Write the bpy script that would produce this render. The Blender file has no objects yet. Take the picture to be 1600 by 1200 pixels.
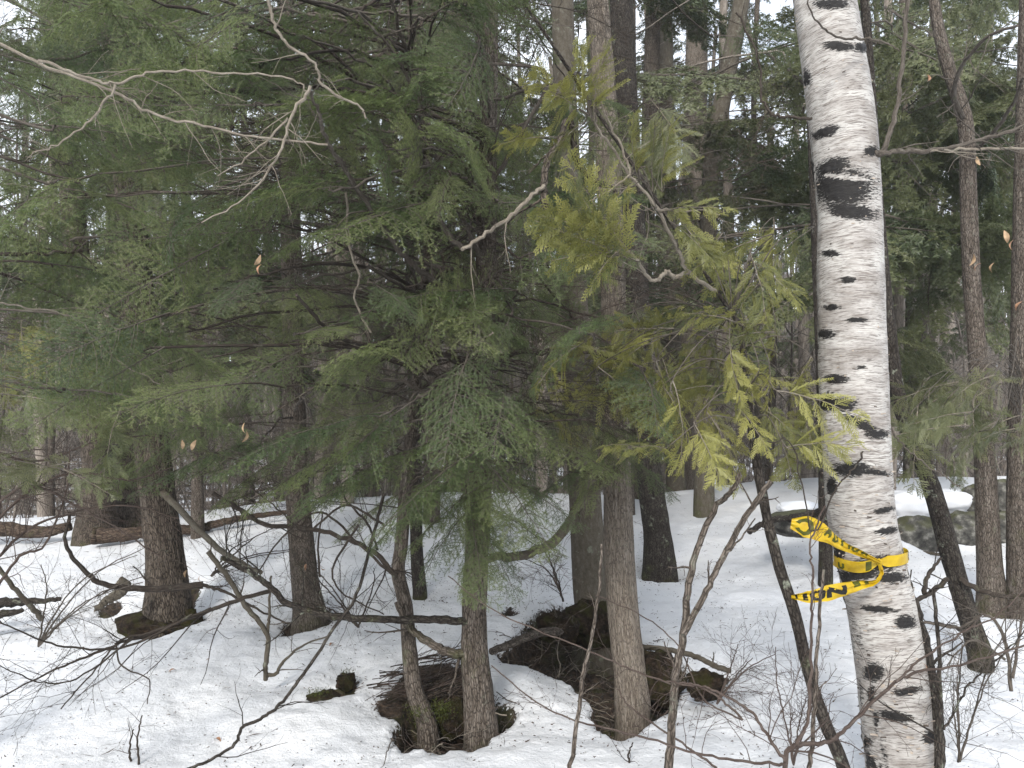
import bpy, math, random
import numpy as np
from mathutils import Vector, Matrix

SC = bpy.context.scene
# ------------------------------------------------------------------ camera, sky, sun, exposure
EYE = 1.6
F = 1200.0           # focal length in photo pixels (photo 1600 x 1200), horizon at row 640
cam_d = bpy.data.cameras.new('camera')
cam_d.sensor_width = 36.0
cam_d.lens = 36.0 * F / 1600.0
cam_d.shift_y = 40.0 / 1600.0
cam_d.clip_start = 0.05
cam_d.clip_end = 500
cam = bpy.data.objects.new('camera', cam_d)
SC.collection.objects.link(cam)
cam.location = (0, 0, EYE)
cam.rotation_euler = (math.radians(90), 0, 0)
SC.camera = cam

SUN_EL, SUN_AZ = 36.0, 196.0        # degrees; azimuth clockwise from +Y (behind the camera, a little left)
world = bpy.data.worlds.new('World')
SC.world = world
world.use_nodes = True
wn = world.node_tree
wn.nodes.clear()
wo = wn.nodes.new('ShaderNodeOutputWorld')
wb = wn.nodes.new('ShaderNodeBackground')
sky = wn.nodes.new('ShaderNodeTexSky')
sky.sky_type = 'NISHITA'
sky.sun_disc = False
sky.sun_elevation = math.radians(SUN_EL)
sky.sun_rotation = math.radians(SUN_AZ)
sky.air_density = 1.0
sky.dust_density = 3.0
tc = wn.nodes.new('ShaderNodeTexCoord')
cn = wn.nodes.new('ShaderNodeTexNoise')
cn.inputs['Scale'].default_value = 3.2
cn.inputs['Detail'].default_value = 6
cr = wn.nodes.new('ShaderNodeValToRGB')
cr.color_ramp.elements[0].position = 0.30
cr.color_ramp.elements[0].color = (0.45, 0.45, 0.45, 1)
cr.color_ramp.elements[1].position = 0.55
cr.color_ramp.elements[1].color = (0.96, 0.96, 0.96, 1)
mx = wn.nodes.new('ShaderNodeMix')
mx.data_type = 'RGBA'
wn.links.new(tc.outputs['Generated'], cn.inputs['Vector'])
wn.links.new(cn.outputs['Fac'], cr.inputs['Fac'])
wn.links.new(cr.outputs['Color'], mx.inputs[0])
wn.links.new(sky.outputs['Color'], mx.inputs[6])
mx.inputs[7].default_value = (7.0, 7.4, 8.0, 1)      # bright overcast cloud, same unit as the sky
wn.links.new(mx.outputs[2], wb.inputs['Color'])
wb.inputs['Strength'].default_value = 0.10
wn.links.new(wb.outputs['Background'], wo.inputs['Surface'])

sd = bpy.data.lights.new('sun', 'SUN')
sd.energy = 1.5
sd.angle = math.radians(12)
sd.color = (1.0, 0.965, 0.91)
sun = bpy.data.objects.new('sun', sd)
SC.collection.objects.link(sun)
_e, _a = math.radians(SUN_EL), math.radians(SUN_AZ)
sdir = Vector((math.sin(_a) * math.cos(_e), math.cos(_a) * math.cos(_e), math.sin(_e)))
sun.rotation_euler = sdir.to_track_quat('Z', 'Y').to_euler()

SC.view_settings.view_transform = 'Standard'
SC.view_settings.look = 'None'
SC.view_settings.exposure = 1.3
SC.view_settings.gamma = 1.0
SC.view_settings.use_curve_mapping = False
SC.render.engine = 'CYCLES'
SC.cycles.max_bounces = 8
SC.cycles.diffuse_bounces = 5
SC.cycles.transmission_bounces = 3
SC.cycles.use_denoising = True

R = random.Random(11)
NR = np.random.RandomState(5)

# ------------------------------------------------------------------ numeric helpers
def _hash(ix, iy, iz, seed):
    n = (ix.astype(np.int64) * 374761393 + iy.astype(np.int64) * 668265263 + iz.astype(np.int64) * 2147483647 + seed * 1274126177) & 0xffffffff
    n = ((n ^ (n >> 13)) * 1274126177) & 0xffffffff
    n = (n ^ (n >> 16)) & 0xffffffff
    return n.astype(np.float64) / 4294967295.0

def noise3(x, y, z, seed=0):
    x, y, z = np.broadcast_arrays(np.asarray(x, float), np.asarray(y, float), np.asarray(z, float))
    ix, iy, iz = np.floor(x), np.floor(y), np.floor(z)
    fx, fy, fz = x - ix, y - iy, z - iz
    fx, fy, fz = [f * f * (3 - 2 * f) for f in (fx, fy, fz)]
    def h(a, b, c): return _hash(ix + a, iy + b, iz + c, seed)
    x00 = h(0,0,0) * (1 - fx) + h(1,0,0) * fx
    x10 = h(0,1,0) * (1 - fx) + h(1,1,0) * fx
    x01 = h(0,0,1) * (1 - fx) + h(1,0,1) * fx
    x11 = h(0,1,1) * (1 - fx) + h(1,1,1) * fx
    y0 = x00 * (1 - fy) + x10 * fy
    y1 = x01 * (1 - fy) + x11 * fy
    return (y0 * (1 - fz) + y1 * fz) * 2 - 1

def fbm(x, y, z, octv=4, seed=0):
    s, a, t = 0, 1.0, 0
    for o in range(octv):
        s = s + a * noise3(np.asarray(x) * 2**o, np.asarray(y) * 2**o, np.asarray(z) * 2**o, seed + o)
        t += a
        a *= 0.5
    return s / t

def sstep(a, b, x):
    t = np.clip((x - a) / (b - a), 0, 1)
    return t * t * (3 - 2 * t)

def P(u, v, d):
    """point d metres in front of the lens plane, seen at photo pixel (u, v)"""
    return np.array([(u - 800) / F * d, d, EYE - (v - 640) / F * d])

# ------------------------------------------------------------------ terrain
CX = [-9, -7, -4.4, -3.06, -0.87, 1.75, 3.5, 6.1, 9]
CZ = [0.0, 0.08, 0.20, 0.33, 0.46, 0.40, 0.60, 0.66, 0.7]
def gz_base(x, y):
    x = np.asarray(x, float); y = np.asarray(y, float)
    zc = np.interp(x, CX, CZ)
    near = np.interp(x, [-6, -2.5, -0.5, 1.5, 4], [-0.50, -0.17, 0.0, 0.02, 0.0]) + 0.03 * (np.minimum(y, 4) - 4)
    t = np.clip((y - 4) / 6.5, 0, 1)
    z = near + (zc - near) * (t * 0.75 + 0.25 * sstep(0, 1, t))
    # the bank behind the stones at the right
    zr = np.interp(y, [4, 7.9, 8.25, 8.7, 10.5], [-0.03, 0.14, 0.40, 0.50, 0.655])
    w = sstep(3.7, 4.3, x) * (1 - sstep(4.9, 5.4, x)) * sstep(6, 7.5, y)
    z = z * (1 - w) + zr * w
    z = z - 1.3 * sstep(10.3, 17, y)
    z = z + 0.045 * fbm(x * 0.9, y * 0.9, 0, 3, 3) * sstep(1, 3, y) * (1 - 0.6 * sstep(8, 10, y))
    z = z + 0.35 * fbm(x * 0.06, y * 0.06, 0, 2, 9) * sstep(14, 25, y) + 4.2 * sstep(26, 80, y)
    return z

def hit(u, v, fn=None):
    fn = fn or gz_base
    d = np.concatenate([np.linspace(1.2, 12, 1600), np.linspace(12, 70, 800)])
    p = P(u, v, d)
    zz = fn(p[0], p[1] + 0 * d)
    below = p[2] < zz
    i = int(np.argmax(below)) if below.any() else len(d) - 1
    return np.array([p[0][i], d[i], zz[i]])

PITS = [  # outline in photo pixels, depth (m), rim width (m), bare inside
    ([(618,1108),(640,1068),(690,1045),(735,1050),(770,1075),(802,1098),(798,1118),(770,1143),(735,1160),(690,1166),(630,1164),(604,1140)], 0.20, 0.10, 1),
    ([(586,1092),(610,1062),(645,1036),(700,1026),(740,1035),(735,1070),(650,1100),(610,1112)], 0.03, 0.06, 1),
    ([(768,1010),(822,966),(845,940),(895,930),(960,965),(1010,1000),(1062,1012),(1078,1040),(1066,1072),(1045,1098),(1012,1122),(975,1142),(934,1128),(920,1088),(895,1058),(840,1036),(785,1026)], 0.26, 0.10, 1),
    ([(1068,1052),(1100,1040),(1138,1046),(1132,1072),(1104,1086),(1080,1080)], 0.05, 0.05, 1),
    ([(206,985),(222,950),(262,925),(308,902),(316,918),(296,955),(250,982)], 0.10, 0.08, 1),
    ([(430,980),(445,955),(480,930),(522,932),(520,950),(480,965)], 0.07, 0.06, 1),
    ([(480,1092),(500,1075),(528,1060),(545,1040),(560,1052),(552,1070),(515,1084)], 0.03, 0.05, 1),
    ([(150,955),(160,935),(190,925),(192,938),(170,955)], 0.05, 0.05, 1),
    ([(1000,882),(1018,868),(1060,868),(1072,880),(1040,890)], 0.06, 0.10, 0),
    ([(778,948),(790,936),(806,938),(806,950),(790,955)], 0.04, 0.04, 1),
]
PITW = []
for poly, dep, rim, bare in PITS:
    w = np.array([hit(u, v)[:2] for u, v in poly])
    PITW.append((w, dep, rim, bare))

WELLS = [(h_[0], h_[1], r_, q_) for h_, r_, q_ in ((hit(262, 960), .45, .10), (hit(478, 955), .38, .08), (hit(656, 925), .3, .06), (hit(1030, 880), .5, .10), (hit(1532, 1024), .35, .07), (hit(1548, 930), .45, .09), (hit(1598, 932), .4, .08), (hit(415, 1058), .2, .05))]

def poly_sd(px, py, poly):
    """signed distance, negative inside"""
    d = np.full(px.shape, 1e9)
    inside = np.zeros(px.shape, bool)
    n = len(poly)
    for i in range(n):
        ax, ay = poly[i]; bx, by = poly[(i + 1) % n]
        ex, ey = bx - ax, by - ay
        t = np.clip(((px - ax) * ex + (py - ay) * ey) / (ex * ex + ey * ey + 1e-12), 0, 1)
        d = np.minimum(d, np.hypot(px - ax - t * ex, py - ay - t * ey))
        c = ((ay > py) != (by > py)) & (px < (bx - ax) * (py - ay) / (by - ay + 1e-12) + ax)
        inside ^= c
    return np.where(inside, -d, d)

def pit_fields(x, y):
    x = np.asarray(x, float); y = np.asarray(y, float)
    drop = np.zeros(x.shape); bare = np.zeros(x.shape)
    for w, dep, rim, b in PITW:
        m = (x > w[:,0].min() - 0.5) & (x < w[:,0].max() + 0.5) & (y > w[:,1].min() - 0.5) & (y < w[:,1].max() + 0.5)
        if not m.any(): continue
        xx, yy = x[m], y[m]
        sdv = poly_sd(xx, yy, w) + 0.045 * fbm(xx * 7, yy * 7, 0, 3, 21) + 0.022 * fbm(xx * 30, yy * 30, 0, 2, 22)
        dr = dep * (1 - sstep(-rim, 0.02, sdv)) + 0.04 * (1 - sstep(-0.02, 0.25, sdv))
        drop[m] = np.maximum(drop[m], dr)
        if b:
            bare[m] = np.maximum(bare[m], 1 - sstep(-0.07, 0.06, sdv))
    for a_, b_, r_, q_ in WELLS:
        drop = drop + q_ * np.exp(-((x - a_)**2 + (y - b_)**2) / r_**2)
    return drop, bare

def gz(x, y):
    d, b = pit_fields(np.atleast_1d(x), np.atleast_1d(y))
    return gz_base(np.atleast_1d(x), np.atleast_1d(y)) - d
def gz1(x, y): return float(gz(np.array([x]), np.array([y]))[0])

# ------------------------------------------------------------------ mesh helpers
class MB:
    def __init__(s):
        s.v = []; s.f3 = []; s.f4 = []; s.m3 = []; s.m4 = []; s.n = 0; s.bk = []; s.val = []
    def add(s, v, f, mat=0, bk=None, val=None):
        v = np.asarray(v, float).reshape(-1, 3); f = np.asarray(f, np.int64)
        if len(f) == 0: return
        if f.shape[1] == 3: s.f3.append(f + s.n); s.m3.append(np.full(len(f), mat))
        else: s.f4.append(f + s.n); s.m4.append(np.full(len(f), mat))
        s.v.append(v); s.n += len(v)
        s.bk.append(v if bk is None else bk)
        s.val.append(np.zeros(len(v)) if val is None else np.broadcast_to(val, (len(v),)))
    def mesh(s, name, mats, smooth=True):
        me = bpy.data.meshes.new(name)
        V = np.concatenate(s.v)
        f3 = np.concatenate(s.f3) if s.f3 else np.zeros((0, 3), np.int64)
        f4 = np.concatenate(s.f4) if s.f4 else np.zeros((0, 4), np.int64)
        mi = np.concatenate((s.m3 or [np.zeros(0)]) + (s.m4 or [np.zeros(0)])).astype(np.int32)
        me.vertices.add(len(V)); me.vertices.foreach_set('co', V.astype(np.float32).ravel())
        loops = np.concatenate([f3.ravel(), f4.ravel()]).astype(np.int32)
        me.loops.add(len(loops)); me.loops.foreach_set('vertex_index', loops)
        np_ = len(f3) + len(f4)
        me.polygons.add(np_)
        st = np.concatenate([np.arange(len(f3)) * 3, len(f3) * 3 + np.arange(len(f4)) * 4]).astype(np.int32)
        me.polygons.foreach_set('loop_start', st)
        me.polygons.foreach_set('material_index', mi)
        me.polygons.foreach_set('use_smooth', np.full(np_, smooth))
        for m in mats: me.materials.append(m)
        a = me.attributes.new('bark', 'FLOAT_VECTOR', 'POINT')
        a.data.foreach_set('vector', np.concatenate(s.bk).astype(np.float32).ravel())
        a = me.attributes.new('val', 'FLOAT', 'POINT')
        a.data.foreach_set('value', np.concatenate(s.val).astype(np.float32))
        me.update(calc_edges=True)
        me.validate()
        return me

def link(name, me, parent=None, label=None, cat=None, group=None, kind=None):
    o = bpy.data.objects.new(name, me)
    SC.collection.objects.link(o)
    if parent is not None: o.parent = parent
    if label: o['label'] = label
    if cat: o['category'] = cat
    if group: o['group'] = group
    if kind: o['kind'] = kind
    return o
def thing(name, label, cat, loc, group=None):
    o = link(name, None, None, label, cat, group)
    o.location = tuple(map(float, loc))
    return o

def smooth_path(pts, per=6):
    pts = np.asarray(pts, float)
    if len(pts) < 3:
        t = np.linspace(0, 1, per + 1)[:, None]
        return pts[0] * (1 - t) + pts[-1] * t
    q = np.vstack([2 * pts[0] - pts[1], pts, 2 * pts[-1] - pts[-2]])
    out = []
    for i in range(1, len(q) - 2):
        p0, p1, p2, p3 = q[i-1], q[i], q[i+1], q[i+2]
        t = np.linspace(0, 1, per, endpoint=False)[:, None]
        out.append(0.5 * ((2*p1) + (-p0+p2)*t + (2*p0-5*p1+4*p2-p3)*t**2 + (-p0+3*p1-3*p2+p3)*t**3))
    out.append(pts[-1][None])
    return np.vstack(out)

def tube(mb, path, rad, sides=6, mat=0, disp=None, cap=True, val=None):
    """path (n,k>=3) ; rad scalar/array ; disp(theta, length, r) -> radius multiplier"""
    path = np.asarray(path, float); n = len(path)
    rad = np.broadcast_to(np.asarray(rad, float), (n,)).copy()
    T = np.gradient(path, axis=0); T /= np.linalg.norm(T, axis=1)[:, None] + 1e-12
    a = np.array([1.0, 0, 0]) if abs(T[0][0]) < 0.8 else np.array([0, 1.0, 0])
    N = np.zeros_like(path)
    cur = a - T[0] * a.dot(T[0]); cur /= np.linalg.norm(cur)
    for i in range(n):
        cur = cur - T[i] * cur.dot(T[i]); cur /= np.linalg.norm(cur) + 1e-12
        N[i] = cur
    B = np.cross(T, N)
    L = np.concatenate([[0], np.cumsum(np.linalg.norm(np.diff(path, axis=0), axis=1))])
    th = np.linspace(0, 2 * np.pi, sides, endpoint=False)
    TH, LL = np.meshgrid(th, L)
    RR = np.repeat(rad[:, None], sides, 1)
    if disp is not None: RR = disp(TH, LL, RR)
    c, s_ = np.cos(TH)[..., None], np.sin(TH)[..., None]
    V = path[:, None] + RR[..., None] * (c * N[:, None] + s_ * B[:, None])
    bk = np.stack([RR * np.cos(TH), RR * np.sin(TH), LL], -1)
    i = np.arange(n - 1)[:, None] * sides; j = np.arange(sides)[None]; k = (j + 1) % sides
    f = np.stack([i + j, i + k, i + sides + k, i + sides + j], -1).reshape(-1, 4)
    vv = V.reshape(-1, 3)
    mb.add(vv, f, mat, bk.reshape(-1, 3), val)
    if cap:
        base = mb.n - len(vv)
        for row, flip in ((0, True), (n - 1, False)):
            cen = path[row]
            ring = vv[row * sides:(row + 1) * sides]
            vs = np.vstack([ring, cen])
            ff = np.array([[q, (q + 1) % sides, sides] if not flip else [(q + 1) % sides, q, sides] for q in range(sides)])
            mb.add(vs, ff, mat, np.vstack([bk[row], [[0, 0, L[row]]]]))
    return V

def bark_disp(amp, freq, zf, seed, flare=0.0, flareh=0.25, lump=0.06):
    def fn(TH, LL, RR):
        x, y = np.cos(TH) * freq, np.sin(TH) * freq
        n1 = 1 - np.abs(noise3(x, y, LL * zf, seed)) * 2
        n2 = fbm(x * 2.1, y * 2.1, LL * zf * 2.2, 2, seed + 5)
        lo = fbm(np.cos(TH) * 1.1, np.sin(TH) * 1.1, LL * 1.3, 2, seed + 9)
        fl = 0
        if flare:
            rib = 1 + 0.35 * noise3(np.cos(TH) * 1.6, np.sin(TH) * 1.6, 0.3, seed + 13)
            fl = flare * np.exp(-LL / flareh) * rib
        return RR * (1 + lump * lo + fl) + amp * (0.65 * n1 + 0.35 * n2)
    return fn

# ------------------------------------------------------------------ materials
def newmat(name):
    m = bpy.data.materials.new(name); m.use_nodes = True
    nt = m.node_tree
    return m, nt, nt.nodes['Principled BSDF']
def N(nt, typ, **kw):
    n = nt.nodes.new(typ)
    for k, v in kw.items(): setattr(n, k, v)
    return n
def ramp(nt, stops, fac):
    r = N(nt, 'ShaderNodeValToRGB')
    el = r.color_ramp.elements
    while len(el) < len(stops): el.new(0.5)
    for e, (p, c) in zip(el, stops):
        e.position = p; e.color = (*c, 1) if len(c) == 3 else c
    nt.links.new(fac, r.inputs['Fac'])
    return r.outputs['Color']
def noise(nt, vec, scale, detail=4, rough=0.55):
    n = N(nt, 'ShaderNodeTexNoise')
    n.inputs['Scale'].default_value = scale
    n.inputs['Detail'].default_value = detail
    n.inputs['Roughness'].default_value = rough
    if vec is not None: nt.links.new(vec, n.inputs['Vector'])
    return n.outputs['Fac']
def attr(nt, name):
    a = N(nt, 'ShaderNodeAttribute'); a.attribute_name = name
    return a
def scaled(nt, vec, s):
    m = N(nt, 'ShaderNodeVectorMath', operation='MULTIPLY')
    nt.links.new(vec, m.inputs[0]); m.inputs[1].default_value = s
    return m.outputs[0]
def math_(nt, op, a, b=None, c=None):
    m = N(nt, 'ShaderNodeMath', operation=op)
    for i, x in enumerate((a, b, c)):
        if x is None: continue
        if isinstance(x, (int, float)): m.inputs[i].default_value = x
        else: nt.links.new(x, m.inputs[i])
    return m.outputs[0]
def mixc(nt, fac, a, b):
    m = N(nt, 'ShaderNodeMix', data_type='RGBA')
    for i, x in ((0, fac), (6, a), (7, b)):
        if isinstance(x, (int, float)): m.inputs[i].default_value = x
        elif isinstance(x, tuple): m.inputs[i].default_value = (*x, 1)
        else: nt.links.new(x, m.inputs[i])
    return m.outputs[2]
def bump(nt, bs, h, strength, dist):
    b = N(nt, 'ShaderNodeBump')
    b.inputs['Strength'].default_value = strength
    b.inputs['Distance'].default_value = dist
    nt.links.new(h, b.inputs['Height'])
    nt.links.new(b.outputs['Normal'], bs.inputs['Normal'])

def bark_mat(name, dark, mid, light, moss=0.0, lich=0.15, fs=26, zs=3.0, mosscol=(0.058, 0.060, 0.022), crack=0.75):
    m, nt, bs = newmat(name)
    bk = attr(nt, 'bark').outputs['Vector']
    oi = N(nt, 'ShaderNodeObjectInfo')
    off = N(nt, 'ShaderNodeVectorMath', operation='ADD')
    nt.links.new(bk, off.inputs[0]); nt.links.new(oi.outputs['Random'], off.inputs[1])
    bk = off.outputs[0]
    n1 = noise(nt, scaled(nt, bk, (fs, fs, zs)), 1.6, 6, 0.7)
    vor = N(nt, 'ShaderNodeTexVoronoi', feature='DISTANCE_TO_EDGE')
    vor.inputs['Scale'].default_value = 1.0
    wn_ = N(nt, 'ShaderNodeTexNoise'); wn_.inputs['Scale'].default_value = 30; nt.links.new(bk, wn_.inputs['Vector'])
    wa = N(nt, 'ShaderNodeVectorMath', operation='MULTIPLY_ADD'); nt.links.new(wn_.outputs['Color'], wa.inputs[0]); wa.inputs[1].default_value = (0.012, 0.012, 0.03); nt.links.new(bk, wa.inputs[2])
    nt.links.new(scaled(nt, wa.outputs[0], (fs * 2.2, fs * 2.2, zs * 4.5)), vor.inputs['Vector'])
    vd = vor.outputs['Distance']
    n2 = noise(nt, bk, 130, 3, 0.7)
    c = ramp(nt, [(0.30, dark), (0.48, mid), (0.68, light)], math_(nt, 'ADD', math_(nt, 'MULTIPLY', n1, 0.75), math_(nt, 'MULTIPLY', n2, 0.26)))
    crk = ramp(nt, [(0.03, (1,1,1)), (0.16, (0,0,0))], vd)
    c = mixc(nt, math_(nt, 'MULTIPLY', crk, crack), c, tuple(q * 0.55 for q in dark))
    if lich:
        n3 = noise(nt, bk, 14, 5, 0.7)
        lf = ramp(nt, [(0.60, (0,0,0)), (0.68, (1,1,1))], n3)
        lf2 = math_(nt, 'MULTIPLY', lf, lich * 2)
        c = mixc(nt, lf2, c, (0.26, 0.28, 0.22))
    n4 = noise(nt, bk, 7, 5, 0.65)
    av = attr(nt, 'val').outputs['Fac']
    mf = math_(nt, 'ADD', math_(nt, 'MULTIPLY', n4, 1.0), math_(nt, 'ADD', math_(nt, 'MULTIPLY', av, 0.45), moss - 0.42))
    mfr = ramp(nt, [(0.28, (0,0,0)), (0.45, (1,1,1))], mf)
    c = mixc(nt, math_(nt, 'MULTIPLY', mfr, 0.6), c, mosscol)
    nt.links.new(c, bs.inputs['Base Color'])
    bs.inputs['Roughness'].default_value = 0.95
    bs.inputs['Specular IOR Level'].default_value = 0.15
    h = math_(nt, 'ADD', math_(nt, 'ADD', n1, math_(nt, 'MULTIPLY', n2, 0.35)), math_(nt, 'MULTIPLY', math_(nt, 'MINIMUM', vd, 0.25), 2.2 * crack))
    bump(nt, bs, h, 1.0, 0.009)
    return m

M_bark_grey = bark_mat('bark_grey_brown', (0.030, 0.024, 0.019), (0.110, 0.090, 0.073), (0.235, 0.205, 0.175), 0.02, 0.15, 40, 5.0)
M_bark_tan = bark_mat('bark_tan_strips', (0.055, 0.043, 0.034), (0.185, 0.155, 0.125), (0.34, 0.30, 0.255), -0.02, 0.05, 60, 3.6, crack=0.6)
M_bark_smooth = bark_mat('bark_smooth_mossy', (0.050, 0.040, 0.030), (0.088, 0.076, 0.058), (0.135, 0.122, 0.10), 0.03, 0.25, 20, 9, crack=0.15)
M_bark_dark = bark_mat('bark_dark', (0.016, 0.013, 0.011), (0.045, 0.038, 0.032), (0.105, 0.093, 0.078), 0.02, 0.35, 36, 7)
M_bark_red = bark_mat('bark_red_brown', (0.028, 0.022, 0.017), (0.088, 0.071, 0.056), (0.19, 0.16, 0.13), -0.03, 0.1, 34, 3.2, crack=0.9)
M_twig_dark = bark_mat('twig_dark', (0.018, 0.014, 0.012), (0.042, 0.034, 0.028), (0.09, 0.075, 0.062), 0.04, 0.15, 60, 12, crack=0)
M_twig_pale = bark_mat('twig_pale', (0.09, 0.075, 0.060), (0.20, 0.172, 0.137), (0.33, 0.295, 0.245), -0.05, 0.1, 60, 12, crack=0)
M_twig_red = bark_mat('twig_reddish', (0.032, 0.023, 0.019), (0.070, 0.052, 0.044), (0.135, 0.110, 0.094), -0.1, 0.0, 60, 12, crack=0)
M_twig_grey = bark_mat('twig_grey', (0.038, 0.031, 0.025), (0.085, 0.072, 0.060), (0.165, 0.145, 0.123), -0.02, 0.1, 60, 12, crack=0)
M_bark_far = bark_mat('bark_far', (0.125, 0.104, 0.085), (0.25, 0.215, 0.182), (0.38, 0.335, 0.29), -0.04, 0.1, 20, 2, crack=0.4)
M_log = bark_mat('rotten_log', (0.026, 0.018, 0.014), (0.075, 0.053, 0.040), (0.18, 0.14, 0.105), 0.03, 0.05, 22, 4)

def leaf_mat(name, cols, rough=0.45, trans=0.25, patch=1.6):
    m, nt, bs = newmat(name)
    oi = N(nt, 'ShaderNodeObjectInfo')
    tc_ = N(nt, 'ShaderNodeTexCoord')
    geo = N(nt, 'ShaderNodeNewGeometry')
    n1 = noise(nt, geo.outputs['Position'], patch, 3, 0.5)
    n2 = noise(nt, tc_.outputs['Object'], 26, 2, 0.5)
    av = attr(nt, 'val').outputs['Fac']
    k = math_(nt, 'ADD', math_(nt, 'MULTIPLY', oi.outputs['Random'], 0.34), math_(nt, 'MULTIPLY', n1, 0.42))
    k = math_(nt, 'ADD', k, math_(nt, 'MULTIPLY', n2, 0.18))
    k = math_(nt, 'ADD', k, math_(nt, 'MULTIPLY', av, 0.22))
    c = ramp(nt, list(zip([0.22, 0.42, 0.6, 0.82], cols)), k)
    nt.links.new(c, bs.inputs['Base Color'])
    bs.inputs['Roughness'].default_value = rough
    bs.inputs['Specular IOR Level'].default_value = 0.5
    tr = N(nt, 'ShaderNodeBsdfTranslucent')
    nt.links.new(c, tr.inputs['Color'])
    ms = N(nt, 'ShaderNodeMixShader'); ms.inputs[0].default_value = trans
    nt.links.new(bs.outputs[0], ms.inputs[1]); nt.links.new(tr.outputs[0], ms.inputs[2])
    nt.links.new(ms.outputs[0], nt.nodes['Material Output'].inputs['Surface'])
    return m
M_needle = leaf_mat('hemlock_needles', [(0.038, 0.066, 0.028), (0.070, 0.110, 0.038), (0.120, 0.162, 0.050), (0.200, 0.232, 0.085)], trans=0.35)
M_needle_bg = leaf_mat('far_needles', [(0.050, 0.070, 0.036), (0.076, 0.100, 0.044), (0.108, 0.125, 0.052), (0.14, 0.15, 0.065)], patch=0.5)
M_cedar = leaf_mat('cedar_scales', [(0.056, 0.070, 0.026), (0.084, 0.098, 0.034), (0.145, 0.148, 0.036), (0.27, 0.26, 0.070)])
M_cedar_grey = leaf_mat('cedar_grey_green', [(0.048, 0.060, 0.028), (0.074, 0.088, 0.038), (0.110, 0.122, 0.052), (0.165, 0.17, 0.08)])

def simple(name, col, rough=0.8, var=0.3, sc=20, spec=0.2):
    m, nt, bs = newmat(name)
    tcn = N(nt, 'ShaderNodeTexCoord')
    n1 = noise(nt, tcn.outputs['Object'], sc, 4)
    d = tuple(c * (1 - var) for c in col); l = tuple(min(1, c * (1 + var)) for c in col)
    c = ramp(nt, [(0.3, d), (0.7, l)], n1)
    nt.links.new(c, bs.inputs['Base Color'])
    bs.inputs['Roughness'].default_value = rough
    bs.inputs['Specular IOR Level'].default_value = spec
    return m
M_dryleaf = simple('dry_leaf', (0.27, 0.155, 0.095), 0.6, 0.35, 60)
M_dryleaf_pale = simple('dry_leaf_pale', (0.33, 0.23, 0.14), 0.6, 0.3, 60)
M_litter = simple('litter', (0.055, 0.038, 0.026), 0.9, 0.5, 3)
M_moss = simple('moss', (0.050, 0.060, 0.014), 0.95, 0.45, 30)
M_print = simple('tape_print_black', (0.012, 0.012, 0.010), 0.4, 0.1, 5)
M_print_back = simple('tape_print_through', (0.06, 0.065, 0.008), 0.4, 0.2, 40)

# rock
M_rock, nt, bs = newmat('rock')
geo = N(nt, 'ShaderNodeNewGeometry')
tco = N(nt, 'ShaderNodeTexCoord').outputs['Object']
n1 = noise(nt, tco, 9, 7, 0.65)
c = ramp(nt, [(0.36, (0.018, 0.017, 0.015)), (0.5, (0.070, 0.067, 0.058)), (0.64, (0.21, 0.205, 0.18))], n1)
sepn = N(nt, 'ShaderNodeSeparateXYZ'); nt.links.new(geo.outputs['Normal'], sepn.inputs[0])
mf = math_(nt, 'ADD', math_(nt, 'MULTIPLY', sepn.outputs['Z'], 0.5), noise(nt, tco, 6, 5))
mfr = ramp(nt, [(0.76, (0,0,0)), (0.92, (0.8,0.8,0.8))], mf)
c = mixc(nt, mfr, c, (0.058, 0.060, 0.022))
nt.links.new(c, bs.inputs['Base Color']); bs.inputs['Roughness'].default_value = 0.95
bump(nt, bs, n1, 0.8, 0.03)

M_earth, nt, bs = newmat('earth_and_moss')
pos = N(nt, 'ShaderNodeNewGeometry').outputs['Position']
c = ramp(nt, [(0.34, (0.010, 0.008, 0.006)), (0.5, (0.028, 0.020, 0.014)), (0.68, (0.075, 0.052, 0.035))], noise(nt, pos, 26, 7, 0.7))
mfr = ramp(nt, [(0.48, (0,0,0)), (0.62, (0.8,0.8,0.8))], noise(nt, pos, 7, 6, 0.7))
c = mixc(nt, mfr, c, (0.046, 0.046, 0.014))
nt.links.new(c, bs.inputs['Base Color']); bs.inputs['Roughness'].default_value = 1.0; bs.inputs['Specular IOR Level'].default_value = 0.1
bump(nt, bs, noise(nt, pos, 60, 6, 0.75), 1.0, 0.03)

# snow / earth sheet
M_snow, nt, bs = newmat('snow_and_earth')
pos = N(nt, 'ShaderNodeNewGeometry').outputs['Position']
nA = noise(nt, pos, 1.7, 5, 0.6); nB = noise(nt, pos, 11, 6, 0.65); nC = noise(nt, pos, 70, 4, 0.7)
snow = ramp(nt, [(0.30, (0.58, 0.595, 0.62)), (0.55, (0.645, 0.655, 0.672)), (0.75, (0.70, 0.702, 0.705))], nA)
dirtf = ramp(nt, [(0.66, (0,0,0)), (0.78, (1,1,1))], nB)
snow = mixc(nt, math_(nt, 'MULTIPLY', dirtf, 0.16), snow, (0.50, 0.44, 0.36))
speck = ramp(nt, [(0.71, (0,0,0)), (0.76, (1,1,1))], nC)
snow = mixc(nt, math_(nt, 'MULTIPLY', speck, 0.35), snow, (0.22, 0.18, 0.14))
earth = ramp(nt, [(0.36, (0.009, 0.007, 0.005)), (0.50, (0.032, 0.022, 0.015)), (0.66, (0.10, 0.070, 0.047))], noise(nt, pos, 24, 7, 0.7))
mossf = ramp(nt, [(0.52, (0,0,0)), (0.64, (1,1,1))], noise(nt, pos, 5, 5, 0.6))
earth = mixc(nt, math_(nt, 'MULTIPLY', mossf, 0.75), earth, (0.040, 0.042, 0.014))
bare = attr(nt, 'val').outputs['Fac']
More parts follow.
